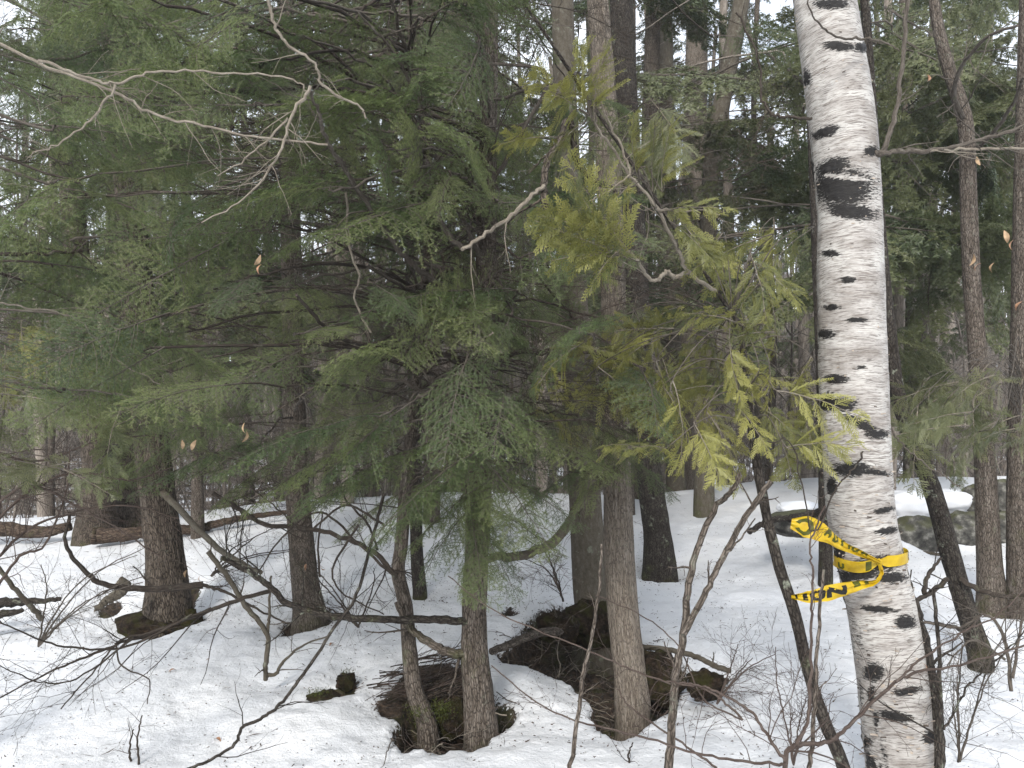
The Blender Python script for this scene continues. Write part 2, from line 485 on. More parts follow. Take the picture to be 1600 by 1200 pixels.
bf = ramp(nt, [(0.45, (0,0,0)), (0.55, (1,1,1))], math_(nt, 'ADD', bare, math_(nt, 'MULTIPLY', math_(nt, 'SUBTRACT', noise(nt, pos, 45, 4, 0.7), 0.5), 1.2)))
sepy = N(nt, 'ShaderNodeSeparateXYZ'); nt.links.new(pos, sepy.inputs[0])
litf = math_(nt, 'ADD', math_(nt, 'MULTIPLY', math_(nt, 'MINIMUM', math_(nt, 'MAXIMUM', math_(nt, 'DIVIDE', math_(nt, 'SUBTRACT', sepy.outputs['Y'], 12.0), 8.0), 0.0), 1.0), 0.36), noise(nt, pos, 0.55, 5, 0.65))
litr = ramp(nt, [(0.80, (0,0,0)), (0.86, (1,1,1))], litf)
snow = mixc(nt, litr, snow, ramp(nt, [(0.3, (0.05, 0.035, 0.025)), (0.7, (0.16, 0.115, 0.08))], nC))
c = mixc(nt, bf, snow, earth)
nt.links.new(c, bs.inputs['Base Color'])
bs.inputs['Roughness'].default_value = 0.75
bs.inputs['Specular IOR Level'].default_value = 0.25
hh = math_(nt, 'ADD', math_(nt, 'MULTIPLY', nB, 0.8), math_(nt, 'MULTIPLY', nC, 0.22))
bump(nt, bs, hh, 0.75, 0.04)

# birch bark
M_birch, nt, bs = newmat('birch_bark')
bk = attr(nt, 'bark').outputs['Vector']
warpn = N(nt, 'ShaderNodeTexNoise'); warpn.inputs['Scale'].default_value = 7; warpn.inputs['Detail'].default_value = 3
nt.links.new(bk, warpn.inputs['Vector'])
wv = N(nt, 'ShaderNodeVectorMath', operation='MULTIPLY_ADD')
nt.links.new(warpn.outputs['Color'], wv.inputs[0]); wv.inputs[1].default_value = (0.0, 0.0, 0.035); nt.links.new(bk, wv.inputs[2])
wb_ = wv.outputs[0]
nL = noise(nt, scaled(nt, wb_, (19, 19, 250)), 1.0, 4, 0.62)      # lenticels
nL2 = noise(nt, scaled(nt, wb_, (13, 13, 90)), 1.0, 4, 0.6)
nP = noise(nt, scaled(nt, wb_, (4, 4, 9)), 1.6, 5, 0.6)
nF = noise(nt, scaled(nt, wb_, (34, 34, 150)), 1.5, 5, 0.7)
white = ramp(nt, [(0.30, (0.20, 0.18, 0.16)), (0.45, (0.32, 0.30, 0.278)), (0.62, (0.43, 0.413, 0.385))], nP)
white = mixc(nt, ramp(nt, [(0.52, (0,0,0)), (0.70, (0.8,0.8,0.8))], nL2), white, (0.17, 0.145, 0.125))
lent = ramp(nt, [(0.56, (0,0,0)), (0.615, (1,1,1))], nL)
white = mixc(nt, math_(nt, 'MULTIPLY', lent, 0.85), white, (0.10, 0.085, 0.075))
nL3 = noise(nt, scaled(nt, wb_, (28, 28, 520)), 1.0, 2, 0.5)
white = mixc(nt, ramp(nt, [(0.59, (0,0,0)), (0.63, (0.85,0.85,0.85))], nL3), white, (0.09, 0.075, 0.065))
scv = attr(nt, 'val').outputs['Fac']
sf = math_(nt, 'ADD', scv, math_(nt, 'MULTIPLY', math_(nt, 'SUBTRACT', nF, 0.5), 2.0))
sfr = ramp(nt, [(0.42, (0,0,0)), (0.54, (1,1,1))], sf)
c = mixc(nt, sfr, white, ramp(nt, [(0.40, (0.007, 0.006, 0.006)), (0.66, (0.018, 0.016, 0.014)), (0.85, (0.055, 0.050, 0.038))], nF))
nt.links.new(c, bs.inputs['Base Color'])
bs.inputs['Roughness'].default_value = 0.6
bs.inputs['Specular IOR Level'].default_value = 0.3
hb = math_(nt, 'ADD', math_(nt, 'MULTIPLY', nL, -0.35), math_(nt, 'ADD', math_(nt, 'MULTIPLY', nL2, 0.9), math_(nt, 'MULTIPLY', nF, math_(nt, 'ADD', sfr, 0.08))))
bump(nt, bs, hb, 0.75, 0.006)

# tape
M_tape, nt, bs = newmat('yellow_tape')
tco = N(nt, 'ShaderNodeTexCoord').outputs['Object']
c = ramp(nt, [(0.3, (0.46, 0.29, 0.004)), (0.65, (0.60, 0.42, 0.010))], noise(nt, tco, 25, 4))
nt.links.new(c, bs.inputs['Base Color'])
bs.inputs['Roughness'].default_value = 0.32
bs.inputs['Specular IOR Level'].default_value = 0.5
tr = N(nt, 'ShaderNodeBsdfTranslucent'); nt.links.new(c, tr.inputs['Color'])
ms = N(nt, 'ShaderNodeMixShader'); ms.inputs[0].default_value = 0.3
nt.links.new(bs.outputs[0], ms.inputs[1]); nt.links.new(tr.outputs[0], ms.inputs[2])
nt.links.new(ms.outputs[0], nt.nodes['Material Output'].inputs['Surface'])
bump(nt, bs, noise(nt, tco, 90, 3), 0.35, 0.004)

# ------------------------------------------------------------------ ground sheet
def axis(vals):
    out = []
    for a, b, s in vals: out.append(np.arange(a, b, s))
    return np.unique(np.round(np.concatenate(out), 4))
gx = axis([(-70, -12, 1.5), (-12, -4.5, 0.12), (-4.5, 4.0, 0.022), (4.0, 12, 0.10), (12, 70.1, 1.5)])
gy = axis([(-12, 1.5, 0.6), (1.5, 2.8, 0.08), (2.8, 6.6, 0.020), (6.6, 12, 0.07), (12, 20, 0.3), (20, 110, 2.0)])
GX, GY = np.meshgrid(gx, gy)
drop, bare_ = pit_fields(GX, GY)
GZ = gz_base(GX, GY) - drop
fine = sstep(13, 9, GY)
snowm = 1 - bare_
GZ += fine * snowm * (0.034 * fbm(GX * 2.8, GY * 2.8, 0, 3, 31) + 0.009 * fbm(GX * 17 + GY * 6, GY * 11, 0, 3, 32))
GZ += fine * bare_ * (0.035 * fbm(GX * 11, GY * 11, 0, 3, 33) + 0.010 * fbm(GX * 40, GY * 40, 0, 2, 34))
ny, nx = GX.shape
mb = MB()
V = np.stack([GX, GY, GZ], -1).reshape(-1, 3)
i = np.arange(ny - 1)[:, None] * nx; j = np.arange(nx - 1)[None]
f = np.stack([i + j, i + j + 1, i + nx + j + 1, i + nx + j], -1).reshape(-1, 4)
mb.add(V, f, 0, None, bare_.ravel())
g = link('ground', mb.mesh('ground', [M_snow]), kind='structure')
g['label'] = 'snow covered bank with dark melt pits round the trunks'

# ------------------------------------------------------------------ foliage prototypes
def droop_path(p0, d, L, n, sag, wob, rng):
    """path starting at p0 in direction d with sag; small wobble"""
    d = np.asarray(d, float); d = d / np.linalg.norm(d)
    t = np.linspace(0, 1, n)
    pts = p0 + d * (t * L)[:, None]
    pts[:, 2] -= sag * L * t**2
    w = np.cumsum(rng.normal(0, wob * L / n, (n, 3)), axis=0)
    return pts + w

def ribbon(mb, path, w, nrm, mat, val=None):
    """flat strip, 2 tris per segment"""
    T = np.gradient(path, axis=0); T /= np.linalg.norm(T, axis=1)[:, None] + 1e-9
    S = np.cross(T, nrm); S /= np.linalg.norm(S, axis=1)[:, None] + 1e-9
    w = np.broadcast_to(w, (len(path),))[:, None]
    V = np.concatenate([path - S * w, path + S * w]); n = len(path)
    i = np.arange(n - 1)
    mb.add(V, np.stack([i, i + 1, i + n + 1, i + n], -1), mat, None, val)

def needles(mb, path, nl, nw, step, rng, mat=1, val=0.0, spread=0.35):
    seg = np.linalg.norm(np.diff(path, axis=0), axis=1); L = np.concatenate([[0], np.cumsum(seg)])
    k = max(2, int(L[-1] / step))
    s = (np.arange(k) + rng.rand(k) * 0.6) / k * L[-1]
    p = np.stack([np.interp(s, L, path[:, a]) for a in range(3)], -1)
    T = np.gradient(path, axis=0); T /= np.linalg.norm(T, axis=1)[:, None] + 1e-9
    t = np.stack([np.interp(s, L, T[:, a]) for a in range(3)], -1)
    up = np.array([0, 0, 1.0])
    side = np.cross(t, up); side /= np.linalg.norm(side, axis=1)[:, None] + 1e-9
    nn = np.cross(side, t)
    out = []
    for sg in (-1, 1):
        dirn = side * sg * rng.uniform(0.7, 1.0, (k, 1)) + t * rng.uniform(0.35, 0.7, (k, 1)) + nn * rng.normal(0, spread, (k, 1))
        dirn /= np.linalg.norm(dirn, axis=1)[:, None]
        ln = nl * rng.uniform(0.6, 1.15, (k, 1))
        wd = np.cross(dirn, nn + rng.normal(0, 0.5, (k, 3))); wd /= np.linalg.norm(wd, axis=1)[:, None] + 1e-9
        a = p - wd * nw * 0.5; b = p + wd * nw * 0.5; c_ = p + dirn * ln
        V = np.stack([a, b, c_], 1).reshape(-1, 3)
        out.append(V)
    V = np.concatenate(out)
    fcs = np.arange(len(V)).reshape(-1, 3)
    mb.add(V, fcs, mat, None, val)

def make_hemlock_bough(seed, L=1.0, nl=0.012, nw=0.0026, dens=1.0, wood=0.0055):
    rng = np.random.RandomState(seed)
    mb = MB()
    ax = droop_path(np.zeros(3), (1, 0, 0.06), L, 14, 0.22, 0.05, rng)
    tube(mb, ax, np.linspace(wood, 0.0012, 14), 5, 0, cap=False)
    k = int(L / 0.036 * dens)
    for q in range(k * 2):
        t = (q // 2 + rng.rand() * 0.8) / k
        t = 0.04 + 0.95 * t
        if t < 0.22 and rng.rand() < 0.55: continue
        if rng.rand() < 0.10: continue
        sg = -1 if q % 2 else 1
        p = np.array([np.interp(t, np.linspace(0, 1, 14), ax[:, a]) for a in range(3)])
        ang = math.radians(rng.uniform(38, 68)) * sg
        l = L * (0.40 * (1 - t)**0.75 + 0.06) * rng.uniform(0.5, 1.15) * (0.55 + 0.45 * min(1, t * 3))
        d = np.array([math.cos(ang), math.sin(ang), rng.uniform(-0.30, 0.12)])
        pth = droop_path(p, d, l, 6, rng.uniform(0.15, 0.5), 0.07, rng)
        tube(mb, pth, np.linspace(0.0019, 0.0007, 6), 3, 0, cap=False)
        v0 = rng.uniform(0, 0.6)
        m = int(l / 0.017)
        for w in range(m):
            tt = (w + rng.rand()) / m
            if rng.rand() < 0.08: continue
            pp = np.array([np.interp(tt, np.linspace(0, 1, 6), pth[:, a]) for a in range(3)])
            s2 = -1 if w % 2 else 1
            a2 = ang + s2 * math.radians(rng.uniform(35, 65))
            l2 = (0.085 * (1 - tt) ** 0.6 + 0.015) * rng.uniform(0.5, 1.2) * min(1.0, l / 0.22 + 0.35)
            d2 = np.array([math.cos(a2), math.sin(a2), rng.uniform(-0.45, 0.15)])
            tw = droop_path(pp, d2, l2, 3, 0.2, 0.04, rng)
            ribbon(mb, tw, 0.0006, np.array([0, 0, 1.0]), 0)
            needles(mb, tw, nl, nw, 0.0052, rng, 1, v0 + tt * 0.4)
        needles(mb, pth[3:], nl, nw, 0.006, rng, 1, v0 + 0.4)
    return mb.mesh('hemlock_foliage', [M_twig_grey, M_needle], False)

def make_cedar_spray(seed, L=0.55, mats=None, dens=1.0):
    rng = np.random.RandomState(seed)
    mb = MB()
    ax = droop_path(np.zeros(3), (1, 0, 0.05), L, 12, 0.18, 0.06, rng)
    tube(mb, ax, np.linspace(0.0042, 0.0010, 12), 5, 0, cap=False)
    k = int(L / 0.026 * dens)
    upv = np.array([0, 0, 1.0])
    for q in range(k):
        t = 0.10 + 0.9 * (q + rng.rand() * 0.5) / k
        sg = -1 if q % 2 else 1
        if rng.rand() < 0.07: continue
        p = np.array([np.interp(t, np.linspace(0, 1, 12), ax[:, a]) for a in range(3)])
        ang = math.radians(rng.uniform(22, 65)) * sg
        l = L * (0.46 * (1 - t) ** 0.7 + 0.10) * rng.uniform(0.3, 1.2)
        tilt = rng.uniform(-0.7, 0.5)
        d = np.array([math.cos(ang), math.sin(ang), tilt])
        pth = droop_path(p, d, l, 7, rng.uniform(0.1, 0.6), 0.05, rng)
        nrm = np.array([rng.normal(0, .25), rng.normal(0, .25), 1.0])
        ribbon(mb, pth, np.linspace(0.0017, 0.0012, 7), nrm, 1, 0.9)
        v0 = rng.uniform(0, 0.7)
        m = int(l / 0.0085)
        for w in range(m):
            tt = 0.06 + 0.94 * (w + 0.5) / m
            pp = np.array([np.interp(tt, np.linspace(0, 1, 7), pth[:, a]) for a in range(3)])
            s2 = -1 if w % 2 else 1
            a2 = ang + s2 * math.radians(rng.uniform(30, 48))
            l2 = (0.055 * (1 - tt) ** 0.6 + 0.012) * rng.uniform(0.7, 1.15)
            d2 = np.array([math.cos(a2), math.sin(a2), tilt + rng.uniform(-0.25, 0.1)])
            tw = droop_path(pp, d2, l2, 4, 0.25, 0.03, rng)
            ribbon(mb, tw, np.array([0.0015, 0.0022, 0.0019, 0.0007]), nrm, 1, v0 + 0.5 * tt)
            # short forked tips
            for z in range(int(l2 / 0.009)):
                t3 = 0.2 + 0.8 * z / max(1, int(l2 / 0.009))
                p3 = tw[0] + (tw[-1] - tw[0]) * t3
                a3 = a2 + (-1 if z % 2 else 1) * math.radians(35)
                l3 = 0.011 * rng.uniform(0.6, 1.2)
                q3 = p3 + np.array([math.cos(a3), math.sin(a3), tilt - 0.15]) * l3
                ribbon(mb, np.stack([p3, q3]), np.array([0.0019, 0.0010]), nrm, 1, v0 + 0.6)
    return mb.mesh('cedar_foliage', mats or [M_twig_pale, M_cedar], False)

def twiggy(mb, p0, d, L, r, depth, rng, sides=4, mat=0, gnarl=0.16, sag=0.0, sub=5, ang=(25, 60), rmin=0.0006):
    n = 8 if depth > 0 else 5
    d = np.asarray(d, float); d /= np.linalg.norm(d)
    pts = [np.asarray(p0, float)]
    cur = d.copy()
    for q in range(n - 1):
        cur = cur + rng.normal(0, gnarl, 3) + np.array([0, 0, -sag])
        cur /= np.linalg.norm(cur)
        pts.append(pts[-1] + cur * L / (n - 1))
    pts = np.array(pts)
    tube(mb, pts, np.maximum(np.linspace(r, r * 0.35, n), rmin), sides if depth > 0 else 3, mat, cap=False)
    if depth <= 0: return
    for q in range(sub):
        t = rng.uniform(0.15, 0.98)
        p = np.array([np.interp(t, np.linspace(0, 1, n), pts[:, a]) for a in range(3)])
        i_ = min(n - 2, int(t * (n - 1)))
        tdir = pts[i_ + 1] - pts[i_]; tdir /= np.linalg.norm(tdir)
        rv = rng.normal(0, 1, 3); rv -= tdir * rv.dot(tdir); rv /= np.linalg.norm(rv)
        a = math.radians(rng.uniform(*ang))
        nd = tdir * math.cos(a) + rv * math.sin(a)
        twiggy(mb, p, nd, L * rng.uniform(0.3, 0.6) * (1.1 - 0.5 * t), max(rmin, r * (1 - 0.6 * t) * 0.55), depth - 1, rng, sides, mat, gnarl, sag, max(2, sub - 1), ang, rmin)

HEM = [make_hemlock_bough(100 + i_, 1.0) for i_ in range(6)]
HEM_BG = []
for i_ in range(3):
    me = make_hemlock_bough(200 + i_, 1.0, 0.022, 0.0060, 0.62, 0.008)
    me.materials[1] = M_needle_bg
    HEM_BG.append(me)
CED = [make_cedar_spray(300 + i_) for i_ in range(4)]
CEDG = []
for me in CED[:3]:
    m2 = me.copy(); m2.materials[1] = M_cedar_grey; CEDG.append(m2)
DEAD = []
for i_ in range(5):
    mb = MB(); rng = np.random.RandomState(400 + i_)
    twiggy(mb, (0, 0, 0), (1, 0, -0.1), 0.9, 0.0038, 3, rng, 4, 0, 0.10, 0.03, 7, (22, 55), 0.0007)
    DEAD.append(mb.mesh('dead_twigs', [[M_twig_grey, M_twig_dark, M_twig_red][i_ % 3]]))

# ------------------------------------------------------------------ traced trunks
def px_path(pts, d0, d1=None, per=6, jit=0.0, rng=NR):
    """pixel polyline -> world path; depth goes linearly d0 -> d1 along the line"""
    pts = np.asarray(pts, float)
    if d1 is None: d1 = d0
    s = np.concatenate([[0], np.cumsum(np.hypot(*np.diff(pts[:, :2], axis=0).T))]); s /= s[-1]
    w = np.array([P(u, v, d0 + (d1 - d0) * t) for (u, v), t in zip(pts[:, :2], s)])
    w = smooth_path(w, per)
    if jit:
        w[1:-1] += rng.normal(0, jit, (len(w) - 2, 3))
    return w

TREES = {}
def traced_tree(key, name, label, cat, pts, dep, wpx, mat, amp=0.006, freq=7, zf=5, sides=40, flare=0.35, top_d=None, group=None, moss=0.7, per=None, lump=0.06, flareh=0.18):
    """pts from base (ground) upwards in photo pixels, dep = depth at base, wpx = list of widths in px at each point"""
    top_d = top_d or dep
    pts = np.asarray(pts, float)
    s = np.concatenate([[0], np.cumsum(np.hypot(*np.diff(pts.T)))]); s /= s[-1]
    ds = dep + (top_d - dep) * s
    W = np.array([P(u, v, d) for (u, v), d in zip(pts, ds)])
    rad = np.array(wpx, float) * 0.93 / 2 / F * ds
    # extend the root under the ground and the top above the frame
    base = W[0].copy(); base[2] = min(base[2], gz1(base[0], base[1])) - 0.08
    dirt = W[-1] - W[-2]; dirt /= np.linalg.norm(dirt)
    top = W[-1] + dirt * 2.5
    W = np.vstack([base, W, top]); rad = np.concatenate([[rad[0]], rad, [rad[-1] * 0.8]])
    Ls = np.concatenate([[0], np.cumsum(np.linalg.norm(np.diff(W, axis=0), axis=1))])
    per = per or max(4, int(Ls[-1] / len(W) / 0.035))
    path = smooth_path(W, per)
    L = np.concatenate([[0], np.cumsum(np.linalg.norm(np.diff(path, axis=0), axis=1))])
    rr = np.interp(np.linspace(0, 1, len(path)), np.linspace(0, 1, len(rad)), rad)
    root = thing(name, label, cat, base, group)
    mb = MB()
    val = np.repeat(moss * np.exp(-L / 0.45), sides)
    tube(mb, path - base, rr, sides, 0, bark_disp(amp, freq, zf, len(TREES) * 17 + 3, flare, flareh, lump), val=val)
    link('trunk', mb.mesh('trunk', [mat]), root)
    TREES[key] = dict(root=root, base=base, path=path, rad=rr)
    return root

def trunk_at(key, z):
    t = TREES[key]
    i_ = int(np.argmin(np.abs(t['path'][:, 2] - z)))
    return t['path'][i_]

def depth_at(u, v):
    return hit(u, v, lambda x, y: gz_base(x, y))[1]

dT1 = depth_at(745, 1125)
dT3 = depth_at(975, 1085)
traced_tree('T1', 'hemlock_tree', 'straight grey-brown trunk in the front melt pit with a mossy limb reaching left', 'tree',
    [(752,1152),(748,1090),(742,1030),(741,960),(744,880),(748,780),(750,700),(752,600),(758,450),(762,300),(765,100),(768,-40)], dT1,
    [56,50,46,40,40,40,38,36,34,30,26,24], M_bark_grey, 0.007, 8, 5, 48, 0.04, dT1 + 0.15)
traced_tree('T2', 'hemlock_tree', 'thin crooked leaning trunk left of the straight one in the front melt pit', 'tree',
    [(668,1136),(648,1080),(640,1020),(634,950),(622,895),(627,850),(632,780),(640,700),(650,600),(660,480),(668,350),(655,260),(646,200),(642,100),(640,-20)], dT1 + 0.1,
    [34,28,25,23,22,22,20,19,17,14,12,11,9,8,7], M_bark_grey, 0.004, 6, 7, 30, 0.15)
traced_tree('T14', 'hemlock_tree', 'slender dark pole rising from unbroken snow behind the crooked trunk', 'tree',
    [(656,925),(651,860),(650,760),(648,640),(641,520),(640,300),(638,0)], depth_at(656, 922), [22,20,19,17,15,13,10], M_bark_dark, 0.005, 6, 7, 24, 0.15)
traced_tree('T3', 'cedar_tree', 'pale tan stringy-barked trunk standing in the dark mossy pit', 'tree',
    [(988,1100),(984,1050),(976,980),(968,880),(965,780),(963,700),(962,600),(958,450),(950,250),(940,80),(932,-30)], dT3,
    [58,52,50,50,47,45,43,40,38,36,34], M_bark_tan, 0.007, 10, 4, 56, 0.08, dT3 + 0.6)
dT4 = depth_at(928, 970)
traced_tree('T4', 'maple_tree', 'thick smooth trunk with mossy foot just behind the pale stringy trunk', 'tree',
    [(935,975),(924,930),(918,850),(913,760),(905,650),(896,450),(885,200),(878,-20)], dT4,
    [68,58,56,54,50,45,40,38], M_bark_smooth, 0.004, 5, 4, 48, 0.55, dT4 + 0.3)
dT5 = depth_at(1030, 880)
traced_tree('T5', 'maple_tree', 'grey-black lichened trunk on the snow right of the twin trunks', 'tree',
    [(1031,882),(1027,830),(1018,770),(1010,690),(1000,560),(990,350),(978,150),(970,-20)], dT5,
    [50,44,42,38,38,38,38,38], M_bark_dark, 0.006, 6, 5, 40, 0.45)
dT6 = depth_at(262, 960)
traced_tree('T6', 'cedar_tree', 'large rough furrowed trunk at left leaning out of its melt pit', 'tree',
    [(262,968),(262,920),(258,870),(250,800),(240,720),(228,600),(218,480),(205,330),(190,180),(178,60),(170,-40)], dT6,
    [76,66,60,56,54,48,46,42,38,35,32], M_bark_red, 0.013, 9, 3.5, 64, 0.5, dT6)
dT7 = depth_at(478, 955)
traced_tree('T7', 'hemlock_tree', 'grey-brown trunk on the snow between the leaning trunk and the front pit', 'tree',
    [(483,958),(477,910),(471,850),(466,790),(462,700),(458,560),(455,400),(450,200),(446,-20)], dT7,
    [48,42,40,38,36,34,32,28,26], M_bark_grey, 0.006, 7, 5, 40, 0.5)
traced_tree('T8', 'cedar_tree', 'dark trunk behind the log at the left edge of the bank', 'tree',
    [(150,832),(152,780),(152,720),(140,600),(120,400),(100,150),(85,-20)], 9.0,
    [60,52,46,42,38,32,28], M_bark_red, 0.012, 6, 4, 30, 0.3)
traced_tree('T8b', 'cedar_tree', 'broad dark reddish trunk rising right behind the left log', 'tree',
    [(208,826),(206,780),(206,720),(200,560)], 9.6, [70,66,62,50], M_bark_red, 0.012, 6, 4, 30, 0.2)
traced_tree('T10', 'maple_tree', 'dark slanting trunk right of the birch with flaking bark', 'tree',
    [(1532,1024),(1515,970),(1494,900),(1475,830),(1460,775),(1440,720),(1415,660),(1400,600),(1388,500),(1378,400),(1368,250)], depth_at(1532, 1024),
    [34,30,30,30,28,24,24,22,20,18,14], M_bark_dark, 0.006, 6, 6, 32, 0.2)
dT11 = depth_at(1548, 930)
traced_tree('T11', 'cedar_tree', 'light brown straight trunk on the snow at right beside the slanting one', 'tree',
    [(1549,932),(1546,880),(1542,800),(1538,700),(1528,560),(1518,430),(1513,300),(1508,190),(1480,100),(1462,20),(1455,-60)], dT11,
    [42,38,35,31,28,26,25,23,20,17,15], M_bark_grey, 0.004, 8, 4, 40, 0.25)
traced_tree('T12', 'cedar_tree', 'grey trunk cut by the right edge of the photo beside stacked stones', 'tree',
    [(1598,932),(1596,860),(1594,760),(1596,600),(1600,400),(1606,100)], dT11 - 0.1,
    [46,42,38,36,34,30], M_bark_grey, 0.007, 7, 5, 34, 0.25)
traced_tree('T13', 'cedar_tree', 'narrow dark trunk half hidden behind the left edge of the birch', 'tree',
    [(1290,800),(1288,700),(1284,560),(1278,420),(1274,300),(1266,100),(1262,-30)], 6.2, [22,20,19,18,18,15,14], M_bark_dark, 0.005, 6, 6, 24, 0.1)
traced_tree('T15', 'maple_tree', 'brown trunk standing behind the crest in the gap beside the lichened trunk', 'tree',
    [(1058,790),(1056,740),(1052,640),(1045,450),(1038,200),(1034,-20)], 11.5, [34,32,32,32,34,32], M_bark_smooth, 0.008, 5, 3, 24, 0.1)
traced_tree('T16', 'maple_tree', 'wide tan trunk behind the snow crest below hanging cedar fronds', 'tree',
    [(1086,790),(1086,740),(1086,640),(1082,450),(1086,200),(1090,-20)], 12.5, [46,44,44,42,38,34], M_bark_tan, 0.010, 8, 3, 28, 0.1)
traced_tree('T17', 'maple_tree', 'bare trunk leaning right against open sky at the top centre', 'tree',
    [(1100,790),(1100,650),(1104,450),(1112,260),(1128,160),(1148,60),(1162,-20)], 9.0, [34,32,30,28,28,28,26], M_bark_smooth, 0.006, 5, 4, 26, 0.1)
traced_tree('T19', 'maple_tree', 'grey straight stem seen between the top trunks and the pale cedar tips', 'tree',
    [(1000,790),(1000,700),(1004,500),(1012,300),(1018,100),(1022,-20)], 10.5, [26,26,26,26,26,25], M_bark_grey, 0.006, 5, 4, 24, 0.1)
# off-frame tree whose limbs reach in at the upper left
root18 = thing('hemlock_tree', 'tree beyond the left edge whose pale bare limbs arch across the upper left', 'tree', (-3.2, 2.9, gz1(-3.2, 2.9)))
mb = MB(); pth = smooth_path([(0,0,-.1),(0.02,0,1.5),(-.02,.03,3.2),(0,0,6.0)], 16)
tube(mb, pth, np.linspace(0.12, 0.07, len(pth)), 32, 0, bark_disp(0.006, 7, 5, 88, 0.3))
link('trunk', mb.mesh('trunk', [M_bark_grey]), root18)
b18 = np.array(root18.location)
TREES['T18'] = dict(root=root18, base=b18, path=pth + b18, rad=np.linspace(0.12, 0.07, len(pth)))

# young leaning cedar (dark pole left of the birch)
traced_tree('C1', 'cedar_tree', 'slim dark leaning pole crossing in front of the snow just left of the birch', 'tree',
    [(1340,1290),(1318,1200),(1290,1130),(1266,1060),(1242,960),(1216,880),(1197,800),(1182,720),(1170,640),(1163,560),(1150,500),(1120,455)], 2.65,
    [22,20,19,18,18,17,15,14,12,11,8,6], M_bark_dark, 0.003, 6, 9, 24, 0.05, 3.0, per=20)
TREES['C1']['path'] = TREES['C1']['path'][:-22]

# ------------------------------------------------------------------ birch
BW = [(-120,1270,84,3.16),(0,1288,89,3.14),(100,1303,93,3.12),(200,1317,97,3.10),(330,1327,93,3.08),(450,1329,97,3.06),(600,1333,100,3.04),(720,1339,99,3.02),(800,1345,99,3.01),(870,1358,98,3.0),(950,1377,101,2.98),(1060,1395,104,2.96),(1130,1403,107,2.95),(1200,1411,108,2.94),(1330,1424,120,2.92)]
BWa = np.array(BW)
bp = np.array([P(u, v, d) for v, u, w, d in BW]); br = np.array([w / 2 / F * d for v, u, w, d in BW])
bp = bp[::-1]; br = br[::-1]
gb = gz1(bp[0][0], bp[0][1]); lowest = bp[0].copy(); lowest[2] = min(gb, lowest[2] - 0.1) - 0.1
bp = np.vstack([lowest, bp, bp[-1] + (bp[-1] - bp[-2]) * 5]); br = np.concatenate([[br[0] * 1.1], br, [br[-1] * 0.8]])
bpath = smooth_path(bp, 44); brr = np.interp(np.linspace(0, 1, len(bpath)), np.linspace(0, 1, len(br)), br)
birch = thing('birch_tree', 'big white birch with peeling black-scarred bark and yellow tape tied round it', 'tree', lowest)
SCARS = [ # u, v, rx, ry, tilt deg
 (1315,292,46,34,0),(1300,262,26,16,-20),(1290,206,22,9,-18),(1258,122,9,15,0),(1312,72,24,8,5),(1346,74,12,9,0),(1300,6,26,9,0),(1362,236,11,9,0),
 (1297,396,13,6,0),(1325,437,11,6,0),(1290,522,15,8,0),(1338,500,16,4,0),(1306,592,18,8,0),(1345,574,6,4,0),(1292,628,14,16,0),(1310,632,26,12,0),(1345,662,30,8,25),
 (1372,678,17,8,0),(1332,733,30,12,0),(1366,738,24,5,8),(1382,797,16,5,-12),(1386,829,17,6,-8),(1372,880,30,13,0),(1340,898,34,10,-5),(1392,902,24,10,0),(1318,908,12,18,0),
 (1415,972,15,13,0),(1365,1050,15,16,0),(1400,1119,24,9,12),(1348,1160,12,12,0),(1372,952,24,6,5),(1418,1080,20,8,-10),(1454,1152,12,12,0),(1322,1000,8,26,0),(1336,1090,10,30,0),
 (1350,1190,14,20,0),(1300,480,14,5,0),(1330,330,38,14,8),(1362,1085,6,14,0),(1300,760,8,16,0),(1312,860,8,22,0)]
SIDES = 110
mb = MB()
lum = bark_disp(0.0012, 9, 14, 71, 0.0, 0.2, 0.035)
V = tube(mb, bpath - lowest, brr, SIDES, 0, lambda a, b, c: lum(a, b, c) + 0.0025 * fbm(np.cos(a) * 3, np.sin(a) * 3, b * 9, 3, 99))
Vw = V + lowest
uu = 800 + Vw[..., 0] / Vw[..., 1] * F; vv = 640 - (Vw[..., 2] - EYE) / Vw[..., 1] * F
cen_y = np.repeat(bpath[:, 1][:, None], SIDES, 1)
front = Vw[..., 1] < cen_y + 0.01
scar = np.zeros(uu.shape)
for (su, sv, rx, ry, ti) in SCARS:
    a = math.radians(ti); du, dv = uu - su, vv - sv
    x_ = (du * math.cos(a) + dv * math.sin(a)) / (rx * 0.98); y_ = (-du * math.sin(a) + dv * math.cos(a)) / (ry * 0.82)
    r_ = np.sqrt(x_**2 + y_**2)
    scar = np.maximum(scar, np.where(front, np.clip(1.15 - 0.62 * r_, 0, 1), 0))
a_ = ((uu - 1322) / 34)**2 + ((vv - 277 - (uu - 1322) * 0.12) / 5)**2
scar = np.where(front & (a_ < 1), scar * 0.35, scar)
# marks on the far side, and rough dark edges low on the trunk
TH = np.linspace(0, 2 * np.pi, SIDES, endpoint=False)[None]
scar = np.maximum(scar, np.where(~front, np.clip(fbm(np.cos(TH) * 2, np.sin(TH) * 2, Vw[..., 2] * 7, 3, 61) * 2.2 - 0.2, 0, 0.8), 0))
edge = np.clip((fbm(np.cos(TH) * 3, np.sin(TH) * 3, Vw[..., 2] * 9, 3, 62) + 0.25) * 1.2, 0, 0.75) * sstep(1.2, 0.2, Vw[..., 2]) * sstep(0.0, 0.02, np.abs(0)+ 0.02)
leftside = sstep(0.55, 0.95, -(Vw[..., 0] - bpath[:, 0][:, None]) / brr[:, None])
scar = np.maximum(scar, edge * leftside * 1.2)
